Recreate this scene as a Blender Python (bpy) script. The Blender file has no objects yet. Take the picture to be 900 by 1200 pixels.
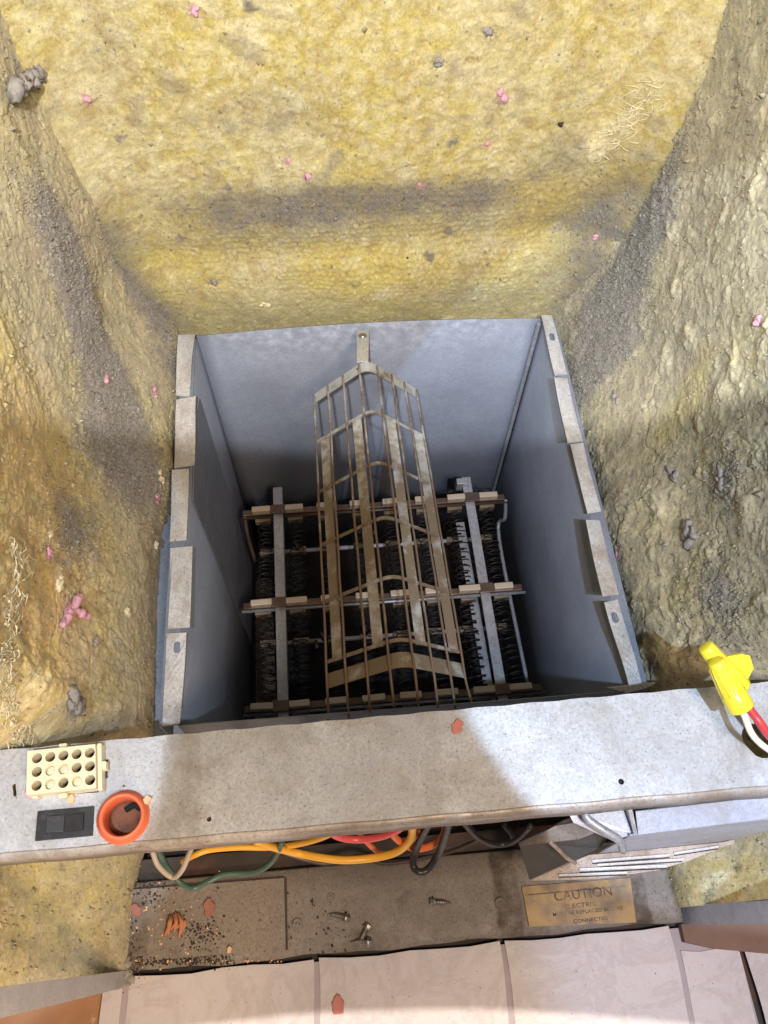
import bpy, bmesh, math, random
import numpy as np
from mathutils import Vector, Matrix
from mathutils.geometry import tessellate_polygon
random.seed(7); rng = np.random.default_rng(7)
D = bpy.data
S = bpy.context.scene
COL = S.collection
# ------------------------------------------------------------------ camera
CAM = np.array([-0.0449, -.6145, .6695])
R = np.array([[.99663867, .06340538, -.0518759], [-.08061564, .87172382, -.48332049], [.01457634, .48587791, .87390514]])
F = 899.3
cd = D.cameras.new('camera'); cam = D.objects.new('camera', cd); COL.objects.link(cam)
cd.sensor_fit = 'VERTICAL'; cd.sensor_height = 36; cd.lens = 36*F/1200; cd.clip_start = .01; cd.clip_end = 50
m4 = Matrix([list(R[i])+[CAM[i]] for i in range(3)]+[[0, 0, 0, 1]]); cam.matrix_world = m4
S.camera = cam
def U(px, py, ax, val):
    d = R@np.array([px-450, 600-py, -F]); t = (val-CAM[ax])/d[ax]; return Vector(CAM+t*d)
def PJ(P):
    q = (np.asarray(P)-CAM)@R
    return 450+F*q[..., 0]/-q[..., 2], 600-F*q[..., 1]/-q[..., 2]
# ------------------------------------------------------------------ light
W = D.worlds.new('World'); S.world = W; W.use_nodes = True
W.node_tree.nodes['Background'].inputs[0].default_value = (.58, .58, .60, 1)
W.node_tree.nodes['Background'].inputs[1].default_value = .29
S.view_settings.view_transform = 'Standard'; S.view_settings.look = 'None'
S.view_settings.exposure = 0; S.view_settings.gamma = 1
def look(o, tgt): o.rotation_euler = (Vector(tgt)-o.location).to_track_quat('-Z', 'Y').to_euler()
def spot(name, loc, tgt, power, col, half, blend, r):
    l = D.lights.new(name, 'SPOT'); l.energy = power; l.color = col; l.spot_size = 2*math.radians(half); l.spot_blend = blend; l.shadow_soft_size = r
    o = D.objects.new(name, l); o.location = loc; COL.objects.link(o); look(o, tgt); return o
def area(name, loc, tgt, power, col, sx, sy):
    l = D.lights.new(name, 'AREA'); l.energy = power; l.color = col; l.shape = 'RECTANGLE'; l.size = sx; l.size_y = sy
    o = D.objects.new(name, l); o.location = loc; COL.objects.link(o); look(o, tgt); return o
spot('upper_cool_spot', (-.08, -.74, .86), (-.02, .02, .78), 50, (.95, .97, 1), 51.2, .045, .010)  # added cool spot; its cone edge stands for the camera holder's shadow
spot('right_cool_spot', (.10, -.70, .78), tuple(U(1050, 650, 0, .25)), 27, (.58, .75, 1), 22.7, .05, .006)  # added cool spot, its cone cut to the blue patch at the right
spot('left_cool_spot', (-.235, -.72, .80), tuple(U(-190, 820, 2, .05)), 19, (.72, .84, 1), 20.5, .08, .008)  # added cool spot for the blue patch on the left of the bar
area('warm_room_lamp', (.22, -.98, 1.12), (-.12, -.45, 0), 11.0, (1, .77, .58), .20, .20)
spot('floor_band_spot', (-.30, -2.60, 2.2), (-.21, -2.640, -.147), 480, (1, .90, .80), 40.4, 0, .003)  # added spot, its cone edge draws the bright band on the floor
spot('low_left_fill', (-.02, -.98, .34), (-.275, -.575, -.01), 8.5, (1, .72, .44), 24, .8, .04)  # added warm fill that brightens the lower left blanket under the bar
spot('low_right_fill', (.12, -.80, .70), tuple(U(880, 1090, 2, -.14)), 12, (.50, .66, 1), 15, .5, .01)  # added cool fill that tints the floor and cover at the right

# ------------------------------------------------------------------ noise
def _h(ix, iy, s):
    n = (ix.astype(np.int64)*374761393+iy.astype(np.int64)*668265263+s*1274126177) & 0xffffffff
    n = ((n ^ (n >> 13))*1274126177) & 0xffffffff
    return ((n ^ (n >> 16)) & 0xffff)/65535.
def vn(x, y, s=0):
    ix = np.floor(x); iy = np.floor(y); fx = x-ix; fy = y-iy
    fx = fx*fx*fx*(fx*(fx*6-15)+10); fy = fy*fy*fy*(fy*(fy*6-15)+10)
    a = _h(ix, iy, s); b = _h(ix+1, iy, s); c = _h(ix, iy+1, s); d = _h(ix+1, iy+1, s)
    return (a+(b-a)*fx+(c-a)*fy+(a-b-c+d)*fx*fy)*2-1
def fbm(x, y, f, o=4, s=0, g=.5):
    r = 0; a = 1; t = 0
    for i in range(o):
        c, n = math.cos(.6*i+s), math.sin(.6*i+s)
        r = r+a*vn((x*c-y*n)*f+17*i, (x*n+y*c)*f-9*i, s+i); t += a; a *= g; f *= 2.03
    return r/t
def worley(x, y, f, s=0, jit=1., hexa=False):
    x = x*f; y = y*f; ix = np.floor(x); iy = np.floor(y); best = np.full(x.shape, 9.); second = best.copy(); idv = np.zeros(x.shape)
    for dx in (-1, 0, 1):
        for dy in (-1, 0, 1):
            cx = ix+dx; cy = iy+dy
            ox = .5+jit*(_h(cx, cy, s)-.5)+(.5*(cy % 2)-.25 if hexa else 0); oy = .5+jit*(_h(cx, cy, s+5)-.5)
            d = (cx+ox-x)**2+(cy+oy-y)**2
            m = d < best
            second = np.where(m, best, np.minimum(second, d)); idv = np.where(m, _h(cx, cy, s+9), idv); best = np.where(m, d, best)
    return np.sqrt(best), np.sqrt(second), idv
def sst(a, b, x): t = np.clip((x-a)/(b-a), 0, 1); return t*t*(3-2*t)
# ------------------------------------------------------------------ materials
class NT:
    def __init__(s, name):
        s.m = D.materials.new(name); s.m.use_nodes = True; s.t = s.m.node_tree; s.b = s.t.nodes['Principled BSDF']
        s.co = s.t.nodes.new('ShaderNodeTexCoord').outputs['Object']
    def n(s, typ, ins=None, **kw):
        o = s.t.nodes.new(typ)
        for k, v in kw.items(): setattr(o, k, v)
        for k, v in (ins or {}).items():
            if isinstance(v, bpy.types.NodeSocket): s.t.links.new(v, o.inputs[k])
            else: o.inputs[k].default_value = v
        return o
    def noise(s, sc, det=4, rough=.55, dist=0, vec=None): return s.n('ShaderNodeTexNoise', {'Vector': vec or s.co, 'Scale': sc, 'Detail': det, 'Roughness': rough, 'Distortion': dist}).outputs[0]
    def vor(s, sc, out='Distance', vec=None, feat='F1'): return s.n('ShaderNodeTexVoronoi', {'Vector': vec or s.co, 'Scale': sc}, feature=feat).outputs[out]
    def scale(s, v): return s.n('ShaderNodeMapping', {'Vector': s.co, 'Scale': v}).outputs[0]
    def ramp(s, fac, pts):
        o = s.n('ShaderNodeValToRGB', {'Fac': fac}); e = o.color_ramp.elements
        while len(e) < len(pts): e.new(.5)
        for el, (p, c) in zip(e, pts): el.position = p; el.color = (c, c, c, 1) if not isinstance(c, tuple) else (*c, 1)
        return o.outputs[0]
    def mix(s, f, a, b, bt='MIX'):
        o = s.n('ShaderNodeMix', data_type='RGBA', blend_type=bt)
        for i, v in ((0, f), (6, a), (7, b)):
            if isinstance(v, bpy.types.NodeSocket): s.t.links.new(v, o.inputs[i])
            else: o.inputs[i].default_value = v if i == 0 else (*v, 1)
        return o.outputs[2]
    def set(s, **kw):
        for k, v in kw.items():
            k = {'col': 'Base Color', 'rough': 'Roughness', 'metal': 'Metallic', 'spec': 'Specular IOR Level', 'sheen': 'Sheen Weight', 'coat': 'Coat Weight', 'sss': 'Subsurface Weight'}[k]
            if isinstance(v, bpy.types.NodeSocket): s.t.links.new(v, s.b.inputs[k])
            else: s.b.inputs[k].default_value = (*v, 1) if isinstance(v, tuple) else v
        return s
    def bump(s, h, st=.3, d=.001, prev=None):
        ins = {'Height': h, 'Strength': st, 'Distance': d}
        if prev: ins['Normal'] = prev
        o = s.n('ShaderNodeBump', ins).outputs[0]; s.t.links.new(o, s.b.inputs['Normal']); return o
def simple(name, col, rough=.5, metal=0, var=.25, sc=60, bump=.0, dirt=None, dirtsc=25, dlo=.5, dhi=.65):
    m = NT(name); c2 = tuple(x*(1-var) for x in col)
    c = m.mix(m.noise(sc, 5), c2, tuple(min(1, x*(1+var*.6)) for x in col))
    if dirt: c = m.mix(m.ramp(m.noise(dirtsc, 8, .65), [(dlo, 0.), (dhi, 1.)]), c, dirt)
    m.set(col=c, metal=metal, rough=m.ramp(m.noise(sc*.7, 4), [(.3, max(.05, rough-.12)), (.7, min(1, rough+.15))]))
    if bump: m.bump(m.noise(sc*6, 4), bump, .0006)
    return m.m
def galv(name, base, dirtcol, spang=700, dlo=.52, dhi=.7, metal=.35, rough=.42, speck=True, stain=()):
    m = NT(name)
    v = m.vor(spang, 'Color'); vb = m.n('ShaderNodeRGBToBW', {0: v}).outputs[0]
    c = m.mix(vb, tuple(x*.74 for x in base), tuple(min(1, x*1.24) for x in base)); c = m.mix(m.ramp(m.noise(330, 5, .75), [(.38, 0.), (.62, .5)]), c, tuple(min(1, x*1.35) for x in base))
    c = m.mix(m.ramp(m.noise(14, 6), [(.35, 0.), (.65, .5)]), c, tuple(x*.75 for x in base))
    d = m.ramp(m.noise(18, 12, .72, .4), [(dlo, 0.), (dhi, .85)])
    c = m.mix(d, c, dirtcol)
    if stain:
        sx = m.n('ShaderNodeSeparateXYZ', {0: m.co}).outputs[0]; wob = m.n('ShaderNodeMath', {0: m.noise(60, 6, .7), 1: .012, 2: 0.}, operation='MULTIPLY_ADD').outputs[0]
        xx = m.n('ShaderNodeMath', {0: sx, 1: wob}, operation='ADD').outputs[0]
        for lo, hi, a in stain:
            g = m.n('ShaderNodeMapRange', {0: xx, 1: lo, 2: lo+.003, 3: 0., 4: 1.}).outputs[0]; g2 = m.n('ShaderNodeMapRange', {0: xx, 1: hi, 2: hi+.004, 3: a, 4: 0.}).outputs[0]
            k = m.n('ShaderNodeMath', {0: g, 1: g2}, operation='MULTIPLY').outputs[0]; k = m.n('ShaderNodeMath', {0: k, 1: m.ramp(m.noise(55, 10, .75), [(.36, .08), (.62, .85)])}, operation='MULTIPLY').outputs[0]
            c = m.mix(k, c, tuple(x*.8 for x in dirtcol))
    if speck:
        sp = m.ramp(m.noise(520, 3, .6), [(.60, 0.), (.68, .75)])
        c = m.mix(sp, c, tuple(x*.55 for x in dirtcol))
    m.set(col=c, metal=metal, rough=m.ramp(m.noise(90, 5), [(.3, rough-.1), (.7, rough+.2)]))
    b = m.bump(m.noise(650, 4), .25, .0004); m.bump(m.noise(35, 3), .12, .003, b)
    return m.m
M = {}
M['panel'] = galv('galvanised_panel', (.47, .49, .52), (.30, .27, .23), 620, .47, .72, .25, .46, True, ((-.181, -.155, .75), (.004, .018, .35), (.222, .240, .5)))
M['paneledge'] = galv('worn_panel_edge', (.42, .40, .38), (.23, .17, .125), 620, .40, .62, .25, .46)
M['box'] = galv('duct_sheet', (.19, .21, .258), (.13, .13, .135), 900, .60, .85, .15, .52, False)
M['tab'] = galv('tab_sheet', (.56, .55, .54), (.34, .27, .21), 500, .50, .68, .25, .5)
M['deck'] = galv('deck_sheet', (.30, .34, .42), (.10, .09, .08), 300, .58, .7)
M['tray'] = galv('tray_paint', (.205, .175, .15), (.085, .06, .042), 600, .56, .72, .05, .6, True, ((.076, .098, 1.3), (.196, .216, 1.3), (-.262, -.240, 1.1)))
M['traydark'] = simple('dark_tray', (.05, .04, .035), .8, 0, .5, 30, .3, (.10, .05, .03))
M['boxcover'] = galv('cover_sheet', (.42, .44, .50), (.28, .24, .22), 900, .54, .8, .25, .45, False)
M['louvre'] = galv('louvre_sheet', (.46, .38, .32), (.22, .15, .10), 500, .45, .62, .2, .5)
M['flange'] = galv('flange_sheet', (.44, .43, .45), (.16, .14, .13), 900, .52, .8, .25, .5, False)
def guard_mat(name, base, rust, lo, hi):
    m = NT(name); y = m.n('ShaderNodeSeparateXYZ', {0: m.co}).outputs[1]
    k = m.n('ShaderNodeMapRange', {0: y, 1: -.08, 2: -.26, 3: -.07, 4: .13}).outputs[0]; k = m.n('ShaderNodeMath', {0: k, 1: m.noise(34, 9, .68)}, operation='ADD').outputs[0]  # browner towards the front: warm light and shade put into the rust colour
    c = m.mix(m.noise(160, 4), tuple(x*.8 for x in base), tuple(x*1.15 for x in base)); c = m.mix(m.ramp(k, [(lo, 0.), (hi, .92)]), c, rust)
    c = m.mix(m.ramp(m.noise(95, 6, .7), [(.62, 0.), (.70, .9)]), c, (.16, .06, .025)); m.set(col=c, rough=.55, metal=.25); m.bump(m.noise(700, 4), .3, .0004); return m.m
M['guard'] = guard_mat('rusty_shaded_zinc', (.40, .41, .40), (.15, .105, .060), .44, .62)
M['guardwire'] = guard_mat('rusty_shaded_wire', (.33, .31, .29), (.13, .08, .045), .40, .56)
M['rail'] = galv('rail_zinc', (.34, .34, .36), (.18, .13, .10), 300, .55, .7, .35, .4)
M['rod'] = simple('brown_rod', (.13, .085, .06), .5, .5, .4, 90, .2)
M['ceramic'] = simple('ceramic', (.52, .42, .31), .45, 0, .22, 120, .1, (.34, .22, .14), 70, .55, .68)
M['coil'] = simple('coil_wire', (.032, .025, .023), .45, .4, .4, 200)
M['dark'] = simple('black_brown_sheet', (.018, .015, .013), .9, 0, .5, 30, .3, (.07, .03, .02), 20, .55, .7)  # near black brown with reddish patches
M['plug'] = simple('cream_plastic', (.72, .65, .46), .45, 0, .10, 70, .05, (.50, .38, .22), 60, .62, .74)
M['black'] = simple('black_plastic', (.022, .022, .024), .45, 0, .3, 150, .15, (.10, .09, .085), 90, .55, .75)
M['orange'] = simple('orange_rubber', (.66, .14, .06), .42, 0, .15, 90, .08, (.45, .12, .06), 110, .62, .72)
M['rust'] = simple('rust', (.20, .085, .045), .8, .1, .5, 120, .4, (.06, .035, .03), 60)
M['nut'] = simple('yellow_plastic', (.80, .66, .04), .34, 0, .10, 60, .05, (.55, .42, .10), 130, .64, .76)
for k, c in dict(w_yellow=(.78, .40, .04), w_orange=(.75, .17, .05), w_pink=(.70, .09, .10), w_black=(.02, .018, .018), w_green=(.055, .11, .085), w_grey=(.42, .36, .30), w_white=(.82, .74, .62), w_red=(.55, .05, .06), w_brown=(.05, .035, .03)).items():
    M[k] = simple(k[2:]+'_insulation', c, .38, 0, .12, 80, .04, tuple(x*.5 for x in c), 50, .62, .75)
M['screw'] = simple('screw_steel', (.45, .42, .38), .3, .9, .3, 200)
M['hole'] = simple('black_hole', (.006, .005, .005), .9)
M['wood'] = simple('wood', (.40, .20, .10), .7, 0, .3, 40, .3, (.62, .42, .28), 30, .62, .66)
M['woodbrown'] = simple('brown_board', (.21, .12, .08), .65, 0, .2, 50, .2, (.12, .06, .04), 40, .6, .7)
M['paint'] = simple('splashed_paint', (.82, .72, .58), .6, 0, .1, 50, .1)
M['grout'] = simple('grout_print', (.42, .36, .38), .6, 0, .12, 60, .1)
M['label'] = simple('label_foil', (.36, .235, .10), .5, .15, .3, 60, .1, (.15, .11, .075), 34, .44, .64)
M['ink'] = simple('label_ink', (.06, .035, .025), .6, 0, .3, 300, 0, (.22, .15, .08), 90, .43, .58)
M['pink'] = simple('pink_fibre', (.64, .34, .40), .95, 0, .3, 300, .6)
M['cream'] = simple('cream_fibre', (.72, .64, .42), .95, 0, .3, 300, .6)
M['palecream'] = simple('pale_cream_fibre', (.72, .64, .40), .95, 0, .2, 300, .6)
M['greyfluff'] = simple('grey_lint', (.30, .27, .24), 1, 0, .35, 300, .6)
M['crumb'] = simple('soot_crumb', (.05, .028, .02), .9, 0, .7, 200, .3)
M['flake'] = simple('rust_flake', (.48, .20, .09), .8, 0, .4, 150, .3)
M['redflake'] = simple('red_flake', (.58, .22, .18), .7, 0, .3, 150, .3)
M['dullred'] = simple('dull_red_flake', (.33, .14, .11), .85, 0, .4, 150, .3)
M['zinc'] = galv('bright_zinc', (.60, .62, .64), (.3, .28, .25), 500, .62, .8, .35, .4)
M['shadedgrey'] = simple('shaded_grey_sheet', (.075, .07, .066), .6, .1, .3, 60, .1)  # side of the cover opening, its shade put into the colour
M['tan'] = simple('tan_chip', (.72, .45, .28), .6, 0, .2, 150, .2)
def tile_mat():
    m = NT('vinyl_tile')
    c = m.mix(m.ramp(m.noise(9, 10, .65, 1.5), [(.46, 0.), (.52, .55), (.56, 0.)]), (.60, .555, .565), (.46, .41, .41))
    c = m.mix(m.ramp(m.noise(34, 9, .7, 2.2), [(.485, 0.), (.50, .6), (.515, 0.)]), c, (.60, .46, .36))
    c = m.mix(m.ramp(m.noise(420, 2), [(.71, 0.), (.74, .8)]), c, (.12, .08, .05))
    m.set(col=c, rough=.48); m.bump(m.noise(45, 6, .6, 1), .35, .002); return m.m
M['tile'] = tile_mat(); M['dirtyceramic'] = simple('dirty_ceramic', (.26, .19, .13), .6, 0, .4, 120, .1, (.06, .04, .03), 60, .45, .6)
def fg_mat():
    m = NT('fibreglass')
    a = m.n('ShaderNodeAttribute', attribute_name='tint').outputs[0]
    f1 = m.noise(420, 6, .7, .8); f2 = m.noise(1500, 3, .7)
    c = m.mix(m.ramp(f1, [(.30, .0), (.70, 1.)]), m.mix(1., a, (.70, .66, .60), 'MULTIPLY'), m.mix(1., a, (1.22, 1.22, 1.2), 'MULTIPLY'))
    c = m.mix(m.ramp(m.noise(260, 5, .6), [(.64, 0.), (.72, .55)]), c, (.20, .155, .11))
    m.set(col=c, rough=1., spec=.04, sheen=.2, sss=.45); m.b.inputs['Subsurface Radius'].default_value = (1., .8, .45); m.b.inputs['Subsurface Scale'].default_value = .0035
    b = m.bump(f1, .45, .0014); m.bump(f2, .5, .0007, b); return m.m
M['fg'] = fg_mat()
# ------------------------------------------------------------------ object helpers
def tag(o, label=None, cat=None, group=None, kind=None):
    if label: o['label'] = label
    if cat: o['category'] = cat
    if group: o['group'] = group
    if kind: o['kind'] = kind
    return o
def thing(name, label, cat, loc=(0, 0, 0), group=None):
    o = D.objects.new(name, None); COL.objects.link(o); o.location = loc; o.empty_display_size = .02; return tag(o, label, cat, group)
def par(o, p):
    if p is not None:
        o.parent = p
        o.matrix_parent_inverse = Matrix.Translation(-Vector(p.location))
    return o
def link(name, me, mat, parent=None, smooth=False):
    o = D.objects.new(name, me); COL.objects.link(o)
    if mat and not me.materials: me.materials.append(M[mat] if isinstance(mat, str) else mat)
    if smooth: me.polygons.foreach_set('use_smooth', [True]*len(me.polygons))
    return par(o, parent)
def frombm(name, bm, mat, parent=None, smooth=False):
    bmesh.ops.recalc_face_normals(bm, faces=bm.faces[:])
    me = D.meshes.new(name); bm.to_mesh(me); bm.free(); return link(name, me, mat, parent, smooth)
def pyd(name, v, f, mat, parent=None, smooth=False):
    bm = bmesh.new(); vs = [bm.verts.new(p) for p in v]
    for q in f:
        try: bm.faces.new([vs[i] for i in q])
        except ValueError: pass
    return frombm(name, bm, mat, parent, smooth)
def hexa(bm, p8, bev=0):
    vs = [bm.verts.new(p) for p in p8]; fs = []
    for q in ((0, 3, 2, 1), (4, 5, 6, 7), (0, 1, 5, 4), (1, 2, 6, 5), (2, 3, 7, 6), (3, 0, 4, 7)): fs.append(bm.faces.new([vs[i] for i in q]))
    if bev:
        es = list({e for f in fs for e in f.edges}); bmesh.ops.bevel(bm, geom=es, offset=bev, segments=2, affect='EDGES', profile=.5)
def bxm(bm, x0, x1, y0, y1, z0, z1, bev=0):
    hexa(bm, [(x0, y0, z0), (x1, y0, z0), (x1, y1, z0), (x0, y1, z0), (x0, y0, z1), (x1, y0, z1), (x1, y1, z1), (x0, y1, z1)], bev)
def box(name, b, mat, parent=None, bev=0):
    bm = bmesh.new(); bxm(bm, *b, bev=bev); return frombm(name, bm, mat, parent)
def quadslab(name, q, t, mat, parent=None, bev=0, holes=(), down=None):
    """a sheet with outline q (coplanar-ish points) and holes, thickness t along its normal"""
    q = [Vector(p) for p in q]; n = (q[1]-q[0]).cross(q[2]-q[0]).normalized()
    if n.z < -1e-6: n = -n
    if down is not None: n = Vector(down).normalized()
    loops = [q]+[[Vector(p) for p in h] for h in holes]
    flat = [p for l in loops for p in l]; tris = tessellate_polygon(loops); N = len(flat)
    bm = bmesh.new(); a = [bm.verts.new(p) for p in flat]; b = [bm.verts.new(p-n*t) for p in flat]
    for tr in tris:
        bm.faces.new([a[i] for i in tr]); bm.faces.new([b[i] for i in reversed(tr)])
    s = 0
    for l in loops:
        for i in range(len(l)):
            j = (i+1) % len(l); bm.faces.new([a[s+i], a[s+j], b[s+j], b[s+i]])
        s += len(l)
    return frombm(name, bm, mat, parent)
def smoothpath(pts, k=6):
    P = [Vector(p) for p in pts]; P = [2*P[0]-P[1]]+P+[2*P[-1]-P[-2]]; out = []
    for i in range(1, len(P)-2):
        for j in range(k):
            t = j/k; a, b, c, d = P[i-1:i+3]
            out.append(.5*((2*b)+(c-a)*t+(2*a-5*b+4*c-d)*t*t+(3*b-a-3*c+d)*t**3))
    return out+[P[-2]]
def tubem(bm, pts, r, seg=8, cap=True):
    P = [Vector(p) for p in pts]; rings = []; up = None
    rr = r if isinstance(r, (list, tuple)) else [r]*len(P)
    for i, p in enumerate(P):
        t = (P[min(i+1, len(P)-1)]-P[max(i-1, 0)]).normalized()
        if up is None: up = Vector((0, 0, 1)) if abs(t.z) < .9 else Vector((1, 0, 0))
        s = t.cross(up).normalized(); up = s.cross(t).normalized()
        rings.append([bm.verts.new(p+(s*math.cos(2*math.pi*k/seg)+up*math.sin(2*math.pi*k/seg))*rr[i]) for k in range(seg)])
    for a, b in zip(rings, rings[1:]):
        for k in range(seg): bm.faces.new([a[k], a[(k+1) % seg], b[(k+1) % seg], b[k]])
    if cap: bm.faces.new(rings[0][::-1]); bm.faces.new(rings[-1])
def tube(name, pts, r, mat, parent=None, seg=8, k=6, raw=False):
    bm = bmesh.new(); tubem(bm, pts if raw else smoothpath(pts, k), r, seg); return frombm(name, bm, mat, parent, True)
def lathe(bm, base, axis, prof, seg=20, cap=True):
    base = Vector(base); ax = Vector(axis).normalized(); u = ax.orthogonal().normalized(); v = ax.cross(u); rings = []
    for h, r in prof: rings.append([bm.verts.new(base+ax*h+(u*math.cos(2*math.pi*k/seg)+v*math.sin(2*math.pi*k/seg))*r) for k in range(seg)])
    for a, b in zip(rings, rings[1:]):
        for k in range(seg): bm.faces.new([a[k], a[(k+1) % seg], b[(k+1) % seg], b[k]])
    if cap: bm.faces.new(rings[0][::-1]); bm.faces.new(rings[-1])
def circ(c, r, n=16, rx=1.): return [(c[0]+rx*r*math.cos(2*math.pi*k/n), c[1]+r*math.sin(2*math.pi*k/n), c[2]) for k in range(n)]
def dupe(o, loc=None, parent=None, rot=None):
    c = o.copy(); COL.objects.link(c)
    if loc is not None: c.location = loc
    if rot is not None: c.rotation_euler = rot
    if parent is not None: par(c, parent)
    return c

# ================================================================== fibreglass blankets
GRID = {}
Y1 = np.array([.57, .47, .135]); Y2 = np.array([.64, .57, .29]); OC = np.array([.50, .37, .12]); PALE = np.array([.70, .64, .41])
DIRT = np.array([.235, .20, .15]); GREY = np.array([.235, .215, .19]); OLV = np.array([.37, .33, .14])
def gb(P, px, py, rx, ry, ang=0):           # soft blotch (dirt, tone, painted warm light) round a wall point, sizes in metres
    ax, val, s0, s1 = P['plane']; c = U(px, py, ax, val); u = P['u']-c[s0]; v = P['v']-c[s1]
    a = math.radians(ang); uu = u*math.cos(a)+v*math.sin(a); vv = -u*math.sin(a)+v*math.cos(a)
    return np.exp(-((uu/rx)**2+(vv/ry)**2))
def blanket(key, label, plane, u0, u1, v0, v1, step, fn, clip=None):
    nu = int((u1-u0)/step); nv = int((v1-v0)/step)
    u, v = np.meshgrid(np.linspace(u0, u1, nu), np.linspace(v0, v1, nv), indexing='ij')
    P = dict(u=u, v=v, plane=plane); pos, col = fn(P)
    verts = pos.reshape(-1, 3); i = np.arange(nu*nv).reshape(nu, nv)
    f = np.stack([i[:-1, :-1], i[1:, :-1], i[1:, 1:], i[:-1, 1:]], -1).reshape(-1, 4)
    if clip is not None:
        keep = ~clip(P).reshape(-1)[f].any(1); f = f[keep]
    name = 'insulation_blanket'; me = D.meshes.new(name); me.vertices.add(len(verts)); me.vertices.foreach_set('co', verts.astype(np.float32).ravel())
    me.loops.add(f.size); me.loops.foreach_set('vertex_index', f.astype(np.int32).ravel())
    me.polygons.add(len(f)); me.polygons.foreach_set('loop_start', np.arange(0, f.size, 4, dtype=np.int32))
    me.update(calc_edges=True)
    ca = me.color_attributes.new('tint', 'FLOAT_COLOR', 'POINT'); c4 = np.ones((len(verts), 4), np.float32); c4[:, :3] = np.clip(col.reshape(-1, 3), 0, 1)
    ca.data.foreach_set('color', c4.ravel())
    o = link(name, me, 'fg', None, True); tag(o, label, 'insulation', 'fibreglass blankets lining the cabinet')
    GRID[key] = (verts, *PJ(verts), col.reshape(-1, 3), np.clip(P['grit'].reshape(-1), 0, 2)); return o
def onwall(name, px, py):
    v, x, y = GRID[name][:3]; k = np.argmin((x-px)**2+(y-py)**2); return Vector(v[k])
def L(a, b, t): return a+(b-a)*t[..., None]

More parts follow.
